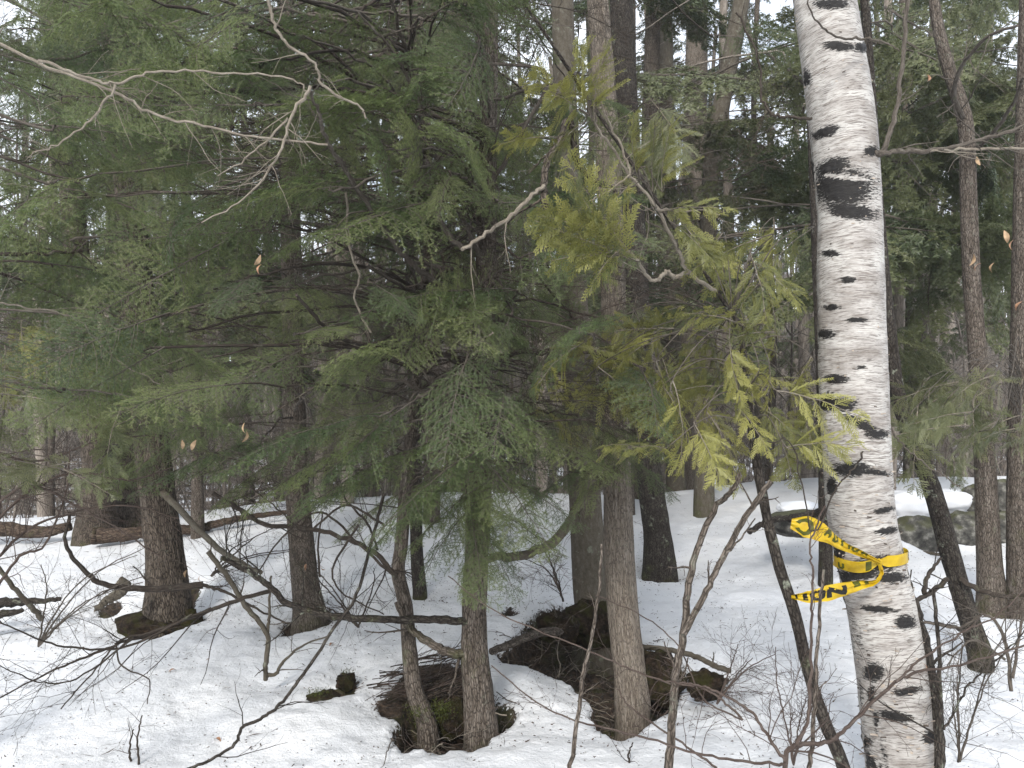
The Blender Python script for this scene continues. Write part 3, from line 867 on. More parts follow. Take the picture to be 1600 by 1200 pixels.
# general upward roughness of low bark
allv = mb.v[0]
n0 = len(allv)
sv_ = scar.ravel()
mb.val[0] = sv_
# scars are slightly proud and rough
nrm = (V - (bpath - lowest)[:, None]); nrm /= np.linalg.norm(nrm, axis=-1)[..., None] + 1e-9
rough = fbm(Vw[..., 0] * 90, Vw[..., 1] * 90, Vw[..., 2] * 90, 2, 63)
V2 = V + nrm * (sstep(0.4, 0.8, scar) * (0.003 + 0.005 * rough))[..., None]
mb.v[0] = V2.reshape(-1, 3)
bt = link('trunk', mb.mesh('trunk', [M_birch]), birch)
# curls of loose bark, mostly low and at the edges
mb = MB(); rng = np.random.RandomState(8)
for q in range(700):
    i_ = int(rng.uniform(0.04, 0.9) ** 1.35 * len(bpath)) if True else 0
    i_ = min(max(i_, 30), len(bpath) - 30)
    a = rng.uniform(0, 2 * np.pi)
    k = int(a / (2 * np.pi) * SIDES) % SIDES
    c0 = Vw[i_, k] - lowest; nn = nrm[i_, k]
    tt = np.cross(nn, [0, 0, 1.0]); tt /= np.linalg.norm(tt)
    if rng.rand() < 0.5: tt = -tt
    low = 1 - i_ / len(bpath)
    L_ = rng.uniform(0.005, 0.020) * (0.4 + low); h = rng.uniform(0.001, 0.0035) * (0.6 + low)
    t = np.linspace(0, 1, 5)
    lift = (t ** 2) * L_ * rng.uniform(0.15, 0.7)
    pth_ = c0 + nn * 0.001 + tt * (t * L_)[:, None] + nn * lift[:, None] + np.array([0, 0, 1.0]) * (t * rng.uniform(-.3, .6) * L_ * 0.4)[:, None]
    up = np.array([0, 0, 1.0]) * h
    V_ = np.concatenate([pth_ - up, pth_ + up * (1 - 0.5 * t)[:, None]])
    j_ = np.arange(4)
    mb.add(V_, np.stack([j_, j_ + 1, j_ + 6, j_ + 5], -1), 0 if rng.rand() < 0.7 else 1)
M_curl = simple('bark_curl', (0.33, 0.28, 0.23), 0.6, 0.25, 40)
M_curl_d = simple('bark_curl_dark', (0.07, 0.055, 0.045), 0.8, 0.4, 40)
o = link('bark_curls', mb.mesh('bark_curls', [M_curl, M_curl_d]), birch, kind='stuff')

# ------------------------------------------------------------------ helper for traced limbs
def limb(root_key, pts, d0, d1, w0, w1, mat, twigs=0, name='branch', jit=0.003, sides=8, tw_len=0.25, tw_mat=None, rough=0.002, seed=0, tdepth=1, val=0.2):
    rng = np.random.RandomState(seed + int(abs(pts[0][0]) * 7 + abs(pts[0][1])))
    path = px_path(pts, d0, d1, 7, jit, rng)
    n = len(path)
    rad = np.linspace(w0 / 2 / F * d0, w1 / 2 / F * d1, n)
    T_ = TREES[root_key]; base = T_['base'] if root_key else np.zeros(3)
    mb = MB()
    tube(mb, path - base, rad, sides, 0, bark_disp(rough, 3, 18, seed + 40, 0, 0.2, 0.10) if rad[0] > 0.009 else None, val=val)
    for q in range(twigs):
        t = rng.uniform(0.1, 1.0)
        i_ = min(n - 2, int(t * (n - 1)))
        td = path[i_ + 1] - path[i_]; td /= np.linalg.norm(td)
        rv = rng.normal(0, 1, 3); rv[1] *= 0.6; rv -= td * rv.dot(td); rv /= np.linalg.norm(rv)
        a = math.radians(rng.uniform(30, 65))
        twiggy(mb, path[i_] - base, td * math.cos(a) + rv * math.sin(a), tw_len * rng.uniform(0.4, 1.1), max(0.0009, rad[i_] * 0.4), tdepth, rng, 4, 0, 0.14, 0.02, 3)
    return link(name, mb.mesh(name, [mat]), T_['root'])

# limbs in the foliage (photo pixels)
limb('T18', [(-150,40),(-60,50),(0,68),(75,105),(180,143),(240,178),(330,200),(420,215),(512,226)], 2.4, 2.6, 6, 3.5, M_twig_pale, 12, tw_len=0.22)
limb('T18', [(60,95),(140,122),(180,131),(240,112),(330,113),(450,122),(480,143)], 2.4, 2.6, 5, 2.5, M_twig_pale, 7)
limb('T18', [(180,133),(150,180),(90,225),(40,245)], 2.4, 2.3, 4, 1.5, M_twig_pale, 7, tw_len=0.15)
limb('T18', [(-150,395),(0,395),(70,397),(130,392)], 2.9, 3.3, 8, 5, M_twig_dark, 4)
limb('T18', [(-20,470),(40,480),(120,500),(180,560),(250,600)], 2.6, 3.2, 3, 2, M_twig_pale, 4)
limb('T7', [(572,185),(560,165),(510,140),(490,100),(440,60),(425,25),(410,-30)], 2.7, 2.5, 3, 6, M_twig_pale, 6)
limb('T1', [(752,505),(700,455),(647,415),(603,363),(551,280),(512,223),(498,180),(485,140)], 3.7, 2.6, 10, 4, M_twig_grey, 6)
limb('T1', [(485,135),(455,180),(430,250),(380,310),(315,348)], 2.6, 2.5, 6, 1.6, M_twig_pale, 9, tw_len=0.2)
limb('T1', [(450,185),(400,235),(340,275)], 2.6, 2.5, 4, 1.5, M_twig_pale, 5, tw_len=0.15)
limb('T1', [(745,580),(680,550),(600,545),(547,533),(512,514),(463,461)], 3.8, 2.8, 10, 5, M_twig_dark, 6)
limb('T1', [(750,520),(710,480),(669,468),(630,448),(573,413)], 3.8, 2.8, 10, 5, M_twig_dark, 6)
limb('T2', [(655,260),(690,350),(722,388)], 3.8, 3.2, 9, 8, M_twig_grey, 3)
limb('T3', [(960,300),(905,260),(890,190),(872,225),(856,250),(850,290),(852,322)], 3.9, 3.0, 9, 12, M_bark_red, 2)
limb('T3', [(850,290),(825,312),(800,336),(760,365),(722,390)], 3.05, 2.95, 7, 6, M_twig_pale, 2)
limb('T1', [(750,400),(690,270),(660,180),(620,90),(560,20)], 3.9, 3.2, 8, 3, M_twig_grey, 6)
limb('T1', [(758,300),(820,200),(850,110),(700,105),(640,110)], 3.8, 3.3, 7, 3, M_twig_grey, 4)
limb('T1', [(748,640),(700,640),(640,600),(590,590),(530,560)], 3.9, 3.4, 9, 3, M_twig_grey, 6)
limb('T1', [(750,540),(740,500),(735,540),(770,520)], 3.7, 3.0, 5, 3, M_twig_pale, 2)
limb('T2', [(640,560),(672,600),(665,660),(670,720)], 3.7, 3.5, 5, 3, M_twig_grey, 3)
limb('T7', [(540,300),(545,380),(560,430),(555,470),(580,520)], 3.2, 3.2, 4, 3, M_twig_pale, 3)
# low limbs
limb('T6', [(255,772),(275,790),(333,850),(375,879),(408,894)], dT6 - .1, 4.4, 11, 6, M_bark_smooth, 1, sides=12)
limb('T7', [(333,771),(375,796),(417,819),(479,825),(542,842),(583,862),(620,900)], 4.2, 3.9, 7, 8, M_twig_dark, 8, tw_len=0.35, tdepth=2)
limb('T1', [(735,972),(680,968),(600,968),(520,962),(455,945),(420,915),(375,885),(345,872)], dT1, 3.6, 12, 6, M_bark_dark, 9, sides=12, rough=0.006, tw_len=0.3, tdepth=2, val=0.25)
limb('T1', [(740,1020),(712,1022),(690,1015),(660,998),(636,975),(620,940)], dT1, dT1, 15, 9, M_bark_grey, 2, sides=14, rough=0.005, val=0.45)
limb('T3', [(965,735),(940,757),(905,788),(884,826),(850,856),(800,870),(776,868),(750,880)], dT3, dT1, 17, 10, M_bark_smooth, 4, sides=14, rough=0.006, val=0.2)
limb('T3', [(960,700),(990,690),(1020,690),(1050,670)], dT3, 3.9, 8, 3, M_twig_grey, 3)
limb('T6', [(317,914),(233,921),(162,912),(125,883),(102,846),(110,800)], 4.9, 4.6, 12, 4, M_twig_dark, 8, tdepth=2)
limb('T6', [(317,914),(350,925),(400,950),(450,975)], 4.9, 4.6, 6, 2, M_twig_dark, 4)
# side limbs of the slanting and right trunks
limb('T10', [(1480,905),(1455,925),(1430,940)], 4.7, 4.5, 8, 7, M_twig_dark, 2)
limb('T10', [(1500,905),(1540,925),(1580,932),(1640,925)], 4.7, 4.4, 9, 6, M_twig_dark, 4)
limb('T10', [(1445,928),(1450,900),(1470,872)], 4.55, 4.7, 8, 4, M_twig_dark, 2)
limb('T10', [(1510,985),(1470,975),(1440,972)], 4.6, 4.3, 6, 4, M_twig_dark, 1)
limb('T11', [(1509,190),(1490,150),(1500,110),(1540,60),(1590,40)], dT11, 4.9, 8, 4, M_twig_grey, 10, tw_len=0.5, tdepth=2)
limb('T11', [(1512,240),(1545,215),(1580,165),(1600,120)], dT11, 4.9, 7, 4, M_twig_grey, 10, tw_len=0.5, tdepth=2)

# birch limbs
TREES['B'] = dict(root=birch, base=lowest, path=bpath, rad=brr)
limb('B', [(1345,62),(1310,58),(1276,35),(1260,-5)], 2.93, 2.7, 4, 2, M_twig_grey, 0)
limb('B', [(1345,62),(1380,65),(1405,80)], 2.93, 2.9, 4, 2, M_twig_grey, 0)
limb('B', [(1366,240),(1380,236),(1396,190),(1408,120),(1418,0),(1420,-40)], 3.0, 2.9, 9, 5, M_twig_grey, 4)
limb('B', [(1366,241),(1400,237),(1450,235),(1520,222),(1610,195)], 3.0, 3.0, 9, 5, M_twig_grey, 7)
limb('B', [(1450,236),(1520,232),(1610,232)], 3.0, 3.0, 5, 4, M_twig_pale, 4)
limb('B', [(1268,185),(1230,183),(1205,178),(1190,150),(1185,90),(1150,20)], 3.0, 3.0, 5, 3, M_twig_dark, 5)
limb('B', [(1357,680),(1343,721),(1322,744),(1302,773),(1268,830),(1240,700),(1200,690)], 2.93, 2.5, 3, 2, M_twig_dark, 1)
limb('B', [(1392,668),(1405,690),(1440,720),(1500,760)], 3.0, 3.0, 3, 2, M_twig_grey, 1)

# ------------------------------------------------------------------ saplings and sticks as own things
def stick(name, label, cat, traces, mat, group=None, sub='stem'):
    """traces: list of (pts, d0, d1, w0, w1, twigs, twlen, tdepth)"""
    p0 = px_path(traces[0][0], traces[0][1], traces[0][2], 2)[0]
    root = thing(name, label, cat, p0, group)
    TREES['_s'] = dict(root=root, base=np.array(root.location), path=None, rad=None)
    for k, (pts, d0, d1, w0, w1, tw, tl, td) in enumerate(traces):
        limb('_s', pts, d0, d1, w0, w1, mat, tw, sub if k == 0 else 'branch', 0.002, 8, tl, None, 0.0012, k * 3 + 5, td, 0.1)
    return root

stick('sapling', 'bare forked grey sapling with two upright arms left of the dark pole', 'sapling',
    [([(1043,1260),(1045,1200),(1050,1120),(1057,1050),(1068,992),(1078,900),(1100,830),(1125,785),(1145,765),(1155,740)], 2.7, 2.8, 15, 7, 3, .15, 1),
     ([(1069,990),(1100,930),(1130,870),(1170,800),(1205,752)], 2.72, 2.7, 10, 9, 4, .15, 1),
     ([(1120,880),(1150,850),(1180,810)], 2.72, 2.6, 4, 2, 3, .12, 1)], M_bark_grey)
stick('sapling', 'thin dead stem standing against the left side of the birch', 'sapling',
    [([(1264,1260),(1265,1200),(1272,1125),(1275,1050),(1280,975),(1287,890)], 2.3, 2.4, 8, 5, 2, .1, 1)], M_bark_grey)
stick('shrub', 'low dark shrub at the bottom with a branch sweeping right across the birch', 'shrub',
    [([(1235,1290),(1228,1190),(1242,1165),(1290,1160),(1312,1148),(1350,1110),(1400,1066),(1440,1048),(1500,1040),(1610,1005)], 2.2, 2.5, 9, 3, 9, .35, 2),
     ([(1245,1163),(1262,1120),(1266,1060),(1268,960),(1270,900),(1266,850),(1290,790)], 2.2, 2.3, 6, 2.5, 4, .25, 2),
     ([(1228,1190),(1200,1150),(1170,1110),(1120,1080),(1085,1070),(1040,1065)], 2.2, 2.5, 6, 2.5, 7, .3, 2),
     ([(1400,1066),(1440,1030),(1500,990),(1560,960),(1620,900)], 2.35, 2.6, 4, 2, 7, .35, 2),
     ([(1228,1195),(1180,1190),(1100,1180),(1000,1150),(909,1129),(840,1098),(768,1040)], 2.2, 2.9, 5, 2, 7, .3, 1)], M_twig_red)
stick('shrub', 'reddish thin whips arching over the right melt pit', 'shrub',
    [([(1160,1125),(1130,1095),(1095,1074),(1047,1067),(978,1043),(909,1012),(840,985),(765,950),(700,900)], 2.6, 3.3, 4, 1.6, 9, .3, 1),
     ([(1160,1125),(1098,1090),(1060,1010),(1000,960),(930,930)], 2.6, 3.2, 3, 1.4, 5, .25, 1),
     ([(1120,1200),(1064,1160),(988,1108),(964,1077)], 2.6, 2.9, 4, 2, 4, .2, 1)], M_twig_red)
stick('sapling', 'dark stem hugging the right side of the birch near the ground', 'sapling',
    [([(1468,1290),(1466,1200),(1463,1100),(1452,1037),(1437,970),(1416,905),(1400,840)], 2.8, 2.95, 22, 9, 2, .2, 1)], M_bark_dark)
stick('sapling', 'upright broken-topped stem just right of the birch foot', 'sapling',
    [([(1470,1250),(1467,1137),(1469,1087),(1465,1000),(1459,920)], 2.7, 2.75, 9, 5, 3, .3, 2),
     ([(1475,1140),(1490,1115),(1510,1075),(1535,1050),(1580,1010),(1610,975)], 2.7, 2.9, 4, 2, 9, .3, 2)], M_bark_dark)
stick('sapling', 'slim straight stem in front of the snow between the two melt pits', 'sapling',
    [([(886,1260),(892,1196),(908,1075),(925,992),(937,908),(940,850)], 2.5, 2.6, 8, 4, 4, .15, 1)], M_bark_grey)
stick('shrub', 'tangle of grey twigs behind the birch at the right edge', 'shrub',
    [([(1580,1080),(1570,1000),(1540,960),(1500,980),(1440,972)], 3.7, 4.0, 6, 3, 10, .5, 2),
     ([(1582,1060),(1600,960),(1620,880)], 3.7, 3.8, 5, 2, 10, .5, 2),
     ([(1570,1030),(1520,1000),(1480,1040)], 3.7, 3.6, 4, 2, 6, .4, 2)], M_twig_grey)
for k, (u, v, top, lab) in enumerate([(1420,1010,890,'behind the birch foot'), (1525,1015,930,'left of the slanting trunk base'), (218,1198,1118,'at the bottom left of the snow'), (205,1190,1140,'leaning at the bottom left'),
        (985,1200,1160,'at the bottom centre edge'), (1500,1198,1010,'near the bottom right edge'), (870,1010,950,'beside the pale trunk pit'), (500,900,800,'left of the front pit behind the mossy limb')]):
    d_ = depth_at(u, min(v, 1195))
    stick('seedling', 'small bare twig poking from the snow ' + lab, 'seedling',
        [([(u, v + 8), (u - 3, (v + top) / 2), (u + 4, top)], d_, d_, 4, 2, 3, .15, 1)], M_twig_dark)
stick('dead_stick', 'grey-green forked dead stick standing upright in the snow left of centre', 'stick',
    [([(415,1062),(415,1040),(417,992),(383,946),(354,900),(325,862)], 4.5, 4.3, 8, 8, 3, .2, 1),
     ([(418,990),(421,960),(421,933),(424,900)], 4.45, 4.4, 5, 3, 2, .2, 1),
     ([(415,1056),(432,1052),(440,1037),(470,1010),(510,995)], 4.5, 4.4, 7, 2, 4, .2, 1)], M_bark_smooth)
stick('fallen_branch', 'long dark crooked stick slanting down the snow left of the front pit', 'branch',
    [([(292,1202),(333,1185),(367,1162),(379,1137),(412,1121),(442,1096),(479,1046),(529,971),(558,929),(583,837),(600,770)], 3.1, 3.6, 5, 5, 5, .3, 1),
     ([(590,860),(575,820),(540,780),(520,740)], 3.6, 3.6, 4, 3, 4, .3, 1)], M_bark_dark)
stick('fallen_branch', 'bent grey-green branch propped on the snow at the far left edge', 'branch',
    [([(66,968),(48,948),(25,922),(0,890),(-30,860)], 4.6, 4.4, 9, 6, 3, .3, 2)], M_bark_smooth)
stick('fallen_branch', 'grey broken limb with a lichened tip ending over the small pit at right', 'branch',
    [([(1140,1048),(1115,1040),(1085,1025),(1050,1016),(1000,1010)], dT3 - .25, dT3 + .3, 9, 8, 5, .15, 1)], M_bark_smooth)
stick('fallen_branch', 'half buried bark-covered pole lying between the two melt pits', 'branch',
    [([(768,1018),(800,1005),(840,990),(880,985)], dT1 + .35, dT1 + .9, 12, 14, 2, .15, 1)], M_bark_grey)
stick('fallen_branch', 'long thin drooping twigs spread over the snow at lower left', 'branch',
    [([(430,920),(350,945),(300,965),(208,998),(150,1020),(90,1045),(0,1090)], 3.9, 3.1, 7, 2, 10, .5, 2),
     ([(330,950),(250,985),(190,1000),(150,1045),(95,1108)], 3.7, 3.2, 4, 2, 8, .35, 2),
     ([(300,960),(200,1010),(100,1010),(40,990),(-20,960)], 3.6, 3.0, 4, 2, 10, .45, 2),
     ([(208,998),(120,1060),(60,1065),(0,1040)], 3.4, 2.9, 3, 1.5, 8, .35, 2),
     ([(180,1005),(190,1040),(232,1062),(230,1100)], 3.4, 3.2, 3, 1.5, 4, .2, 1)], M_twig_dark)
stick('shrub', 'dense brown thicket of arching bare twigs at the left edge above the snow', 'shrub',
    [([(-30,900),(40,830),(120,800),(200,790),(280,810)], 3.5, 3.8, 5, 2, 14, .5, 2),
     ([(-40,860),(30,780),(110,740),(200,750),(270,730)], 3.4, 3.8, 5, 2, 14, .5, 2),
     ([(-40,820),(40,760),(120,790),(190,830),(250,870)], 3.3, 3.7, 5, 2, 14, .5, 2),
     ([(-20,940),(30,870),(70,850),(105,760),(108,700)], 3.5, 3.6, 5, 2, 10, .4, 2),
     ([(-30,700),(60,720),(150,690),(230,680)], 3.4, 3.8, 4, 2, 14, .5, 2)], M_twig_red)
stick('fallen_branch', 'crossing dark twigs over the snow below the centre left foliage', 'branch',
    [([(620,905),(560,850),(500,800),(440,840),(400,900)], 3.9, 3.7, 5, 2, 8, .4, 2),
     ([(600,820),(540,790),(480,830),(440,800),(390,760)], 3.8, 3.6, 4, 2, 8, .4, 2),
     ([(560,820),(520,890),(540,930),(600,960)], 3.8, 3.9, 4, 2, 6, .3, 2)], M_twig_dark)

rg_ = np.random.RandomState(21)
for (u0, v0, du, dv, d_, n_, lab, mt) in [(1240, 1195, -60, -260, 2.9, 4, 'wispy shrub of hair-thin twigs at the foot of the dark leaning pole', M_twig_red), (1500, 1190, 60, -230, 3.0, 4, 'wispy shrub of hair-thin twigs right of the birch foot', M_twig_grey),
        (1120, 1100, 60, -160, 3.9, 3, 'wispy low shrub behind the forked sapling', M_twig_red), (880, 940, -60, -110, 5.0, 3, 'wispy shrub in front of the thick smooth trunk', M_twig_dark),
        (60, 1010, 120, -180, 4.3, 5, 'wispy shrub of arching twigs at the lower left edge', M_twig_grey), (330, 900, 90, -90, 5.4, 4, 'wispy twigs standing between the two left trunks', M_twig_dark), (560, 980, -70, -120, 4.4, 4, 'wispy twigs standing left of the brush heap', M_twig_dark)]:
    tr_ = []
    for q_ in range(n_):
        a_, b_, c_ = rg_.uniform(-.5, 1.2), rg_.uniform(.3, 1), rg_.uniform(-30, 30)
        tr_.append(([(u0, v0), (u0 + du * .3 * a_ + c_ * .5, v0 + dv * .35 * b_), (u0 + du * .8 * a_ + c_, v0 + dv * .75 * b_), (u0 + du * 1.5 * a_ + c_, v0 + dv * b_)], d_, d_ + rg_.uniform(-.3, .3), 3.2, 1.2, 10, .3, 2))
    stick('shrub', lab, 'shrub', tr_, mt)

# ------------------------------------------------------------------ boughs: sampled over crowns
NH = ["6888868852230","7888888852221","6656738861110","6547738851110","5667756872110","5777666883110","5667666766410","2332445675100","0000001510000"]
trunk_cnt = {}
def vlimit(u): return np.interp(u, [-200,0,200,330,430,600,680,790,860,1000,1300,1400,1700], [800,790,785,790,815,815,860,900,800,750,740,700,700])

def orient(o, p, d, roll=0.0, scale=1.0, flat=None):
    d = Vector([float(q) for q in d]).normalized()
    up = Vector((0, 0, 1))
    y = up.cross(d)
    if y.length < 1e-3: y = Vector((0, 1, 0))
    y.normalize(); z = d.cross(y)
    m = Matrix((d, y, z)).transposed().to_4x4()
    m = Matrix.Translation(Vector([float(q) for q in p])) @ m @ Matrix.Rotation(roll, 4, 'X') @ Matrix.Diagonal((scale, scale, scale, 1))
    o.matrix_local = m

def put_bough(key, center, outdir, L, me, roll, wood_mat, attach_dz, r0, sub=None, fname='foliage'):
    T_ = TREES[key]; base = T_['base']
    bstart = center - outdir * L * 0.5
    bstart[2] += 0.10 * L
    ta = trunk_at(key, bstart[2] + attach_dz)
    v = bstart - ta
    mid = ta + v * 0.5 + np.array([0, 0, 0.08 * np.linalg.norm(v)])
    e = bstart + outdir * 0.12 * L
    pth = smooth_path([ta, mid, bstart, e], 6)
    pth[1:-1] += NR.normal(0, 0.006, (len(pth) - 2, 3))
    mb = MB()
    tube(mb, pth - base, np.linspace(r0, 0.0045 * L, len(pth)), 6, 0, cap=False)
    br_ = link('branch', mb.mesh('branch', [wood_mat]), T_['root'])
    fo = link(fname, me, br_)
    orient(fo, bstart - base, outdir, roll, L)
    fo['kind'] = 'stuff'
    return br_

def sample_hem(n, keys, dr, Lr, meshes, grid, seed, key_rng=2.9, near_keys=None, wood=(M_twig_grey, M_twig_dark, M_bark_grey)):
    rng = np.random.RandomState(seed)
    G = np.array([[int(c_) for c_ in r] for r in grid], float) ** 1.6
    flat = G.ravel() / G.sum(); ncol = G.shape[1]
    cnt = 0; tries = 0
    while cnt < n and tries < n * 40:
        tries += 1
        c_ = rng.choice(len(flat), p=flat)
        u = (c_ % ncol + rng.rand()) * 100; v = (c_ // ncol + rng.rand()) * 100
        if c_ % ncol == 0 and rng.rand() < 0.3: u -= 120
        if c_ // ncol == 0 and rng.rand() < 0.4: v -= 100
        d = rng.uniform(*dr)
        p = P(u, v, d)
        ds = [(np.hypot(*(trunk_at(k, p[2])[:2] - p[:2])), k) for k in keys]
        ds = [(a, k) for a, k in ds if 0.25 < a < key_rng]
        if not ds: continue
        w = np.array([1 / (a + 0.3) for a, k in ds]); key = ds[rng.choice(len(ds), p=w / w.sum())][1]
        tp = trunk_at(key, p[2])
        out = p[:2] - tp[:2]; out /= np.linalg.norm(out) + 1e-9
        a = rng.normal(0, 0.45); ca, sa = math.cos(a), math.sin(a)
        out = np.array([out[0] * ca - out[1] * sa, out[0] * sa + out[1] * ca, rng.uniform(-0.8, 0.1)])
        out /= np.linalg.norm(out)
        L = rng.uniform(*Lr)
        tip = p + out * L * 0.55 + np.array([0, 0, -0.18 * L])
        if tip[1] < 2.0: continue
        tu, tv = 800 + tip[0] / tip[1] * F, 640 - (tip[2] - EYE) / tip[1] * F
        if tv > vlimit(tu) or (1230 < tu < 1400 and tip[1] < 3.3): continue
        put_bough(key, p, out, L, meshes[rng.randint(len(meshes))], rng.normal(0, 0.75), wood[rng.randint(len(wood))], rng.uniform(-0.3, 0.35), rng.uniform(0.006, 0.012))
        cnt += 1
    return cnt

nA = sample_hem(380, ['T1', 'T2', 'T14', 'T7', 'T6', 'T18'], (2.75, 6.3), (0.34, 0.85), HEM, NH, 1, 2.1)
# handmade boughs that read in the photo: (u,v centre, depth, tip direction pixel, length)
for k, (key, u, v, d, dx, dz, L) in enumerate([('T1', 520, 735, 3.1, -1, -0.35, 0.8), ('T1', 600, 740, 3.2, -1, -0.3, 0.8), ('T1', 740, 845, 3.5, 0.1, -0.45, 0.7), ('T1', 800, 830, 3.7, 0.9, -0.3, 0.6), ('T1', 700, 810, 3.5, -0.7, -0.4, 0.6),
        ('T1', 850, 700, 3.4, 1, -0.25, 0.7), ('T1', 780, 770, 3.3, 0.5, -0.4, 0.8), ('T1', 690, 760, 3.2, -0.6, -0.3, 0.8), ('T3', 880, 760, 3.9, -0.9, -0.3, 0.6), ('T1', 735, 880, 3.7, -0.3, -0.6, 0.45), ('T3', 1000, 740, 3.9, 0.9, -0.5, 0.5), ('T14', 560, 770, 4.4, -1, -0.2, 0.8), ('T1', 700, 850, 3.45, -0.5, -0.5, 0.5), ('T1', 770, 870, 3.5, 0.5, -0.6, 0.5), ('T1', 655, 800, 3.4, -0.8, -0.45, 0.6), ('T1', 470, 700, 2.9, -1, -0.2, 0.7), ('T1', 560, 710, 3.0, -0.7, -0.5, 0.7), ('T7', 420, 740, 4.0, -0.6, -0.3, 0.8), ('T7', 350, 730, 3.8, -1, -0.2, 0.9), ('T6', 200, 700, 4.2, -0.3, -0.3, 0.8), ('T1', 830, 780, 3.5, 1, -0.4, 0.55), ('T14', 600, 800, 4.3, -0.8, -0.3, 0.7), ('T3', 930, 730, 3.8, -0.3, -0.5, 0.6)]):
    out = np.array([dx, -0.45, dz]); out /= np.linalg.norm(out)
    put_bough(key, P(u, v, d), out, L, HEM[k % 6], 0.2, M_twig_grey, 0.1, 0.008)

# dead twig sprays hung through the crowns
rng = np.random.RandomState(77)
cnt = 0
while cnt < 210:
    u, v = rng.uniform(-50, 1250), rng.uniform(-60, 800); d = rng.uniform(2.8, 5.5)
    if v > vlimit(u) - 20: continue
    p = P(u, v, d)
    keys = ['T1', 'T2', 'T7', 'T6', 'T18', 'T3', 'T14']
    ds = sorted((np.hypot(*(trunk_at(k, p[2])[:2] - p[:2])), k) for k in keys)
    key = ds[0][1] if rng.rand() < 0.6 else ds[1][1]
    if ds[0][0] > 2.2: continue
    tp = trunk_at(key, p[2] + rng.uniform(-.2, .3))
    o = link('dead_twigs', DEAD[rng.randint(5)], TREES[key]['root'])
    vv_ = p - tp; vv_[2] -= 0.1
    st = tp + vv_ * rng.uniform(0.0, 0.25)
    orient(o, st - TREES[key]['base'], vv_, rng.uniform(0, 6), min(1.0, max(0.5, np.linalg.norm(vv_)) * 0.9))
    cnt += 1

# ------------------------------------------------------------------ cedar sprays
def cedar_spray(key, u, v, tu, tv, d, L=None, meshes=CED, dd=-0.12, mats=M_twig_grey, roll=None, rng=NR, r0=0.0028, att=None):
    a, b = P(u, v, d), P(tu, tv, d + dd)
    L = L or max(0.25, np.linalg.norm(b - a)) * 1.05
    out = (b - a) / np.linalg.norm(b - a)
    T_ = TREES[key]; base = T_['base']
    ta = att if att is not None else trunk_at(key, a[2] + rng.uniform(-0.1, 0.25))
    mb = MB()
    vv_ = a - ta
    pth = smooth_path([ta, ta + vv_ * 0.5 + np.array([0, 0, 0.05 + 0.05 * np.linalg.norm(vv_)]), a, a + out * 0.08], 6)
    tube(mb, pth - base, np.linspace(r0, 0.0018, len(pth)), 5, 0, cap=False)
    br_ = link('branch', mb.mesh('branch', [mats]), T_['root'])
    fo = link('foliage', meshes[rng.randint(len(meshes))], br_)
    orient(fo, a - base, out, rng.normal(0, 0.6) if roll is None else roll, L / 0.55)
    fo['kind'] = 'stuff'

limb('C1', [(1120,455),(1075,424),(1060,390),(1026,326),(985,274),(940,210),(921,180),(905,150)], 3.0, 2.7, 7, 3, M_twig_pale, 5)
limb('C1', [(1075,424),(1056,433),(1041,424),(1030,437),(1015,435),(994,405),(970,380)], 2.9, 2.6, 7, 5, M_twig_pale, 2)
limb('C1', [(1026,326),(1060,330),(1095,328),(1125,336)], 2.8, 2.75, 4, 2, M_twig_pale, 2)
limb('C1', [(985,274),(950,300),(930,310),(900,330)], 2.75, 2.7, 4, 2, M_twig_pale, 2)
limb('C1', [(985,274),(970,225),(945,180),(930,120)], 2.75, 2.7, 4, 2, M_twig_pale, 2)
cp = TREES['C1']['path']
ends = {'a': P(970,380,2.6), 'b': P(921,180,2.7), 'c': P(1060,390,2.85), 'd': P(985,274,2.75)}
for (u, v, tu, tv, d, e, roll) in [(972,382,880,262,2.6,'a',1.3),(1000,408,838,345,2.62,'a',1.2),(985,395,850,400,2.63,'a',1.0),(975,385,920,440,2.62,'a',0.7),(960,370,900,300,2.58,'a',1.5),(965,375,835,330,2.6,'a',0.9),
        (1020,300,1012,195,2.7,'d',1.4),(1035,300,1040,220,2.7,'d',1.2),(1000,285,985,210,2.7,'d',1.2),(1000,280,920,345,2.7,'d',0.5),
        (930,190,935,70,2.7,'b',1.3),(925,185,905,90,2.7,'b',1.0),(910,160,835,125,2.7,'b',0.8),(920,180,880,150,2.7,'b',0.6),(870,215,770,215,2.75,'b',0.5),(915,190,850,235,2.7,'b',0.6),
        (1030,330,1095,320,2.8,'d',0.9),(1045,345,1105,390,2.8,'c',0.7)]:
    cedar_spray('C1', u, v, tu, tv, d, roll=roll, att=ends[e])
rng = np.random.RandomState(31)
def cedar_fill(key, n, box, dr, meshes, tipdx, tipdy, Lr=(0.3, 0.6), mats=M_twig_grey):
    for q in range(n):
        u = rng.uniform(box[0], box[2]); v = rng.uniform(box[1], box[3]); d = rng.uniform(*dr)
        L = rng.uniform(*Lr) * 0.62; a = rng.uniform(*tipdx), rng.uniform(*tipdy)
        nrm_ = math.hypot(*a); px = L * F / d
        cedar_spray(key, u - a[0] / nrm_ * px * .5, v - a[1] / nrm_ * px * .5, u + a[0] / nrm_ * px * 0.5, v + a[1] / nrm_ * px * 0.5, d, L, meshes, rng.uniform(-0.2, 0.1), mats, rng.uniform(0.2, 1.3), rng)
cedar_fill('C1', 20, (1090, 380, 1230, 600), (2.7, 3.7), CED, (-1, 0.8), (-0.3, 1))
cedar_fill('C1', 20, (1040, 590, 1270, 715), (2.7, 3.5), CED, (-0.6, 0.6), (0.3, 1))
cedar_fill('C1', 16, (880, 480, 1110, 640), (2.9, 3.8), CED, (-1, 0.2), (-0.2, 0.6))
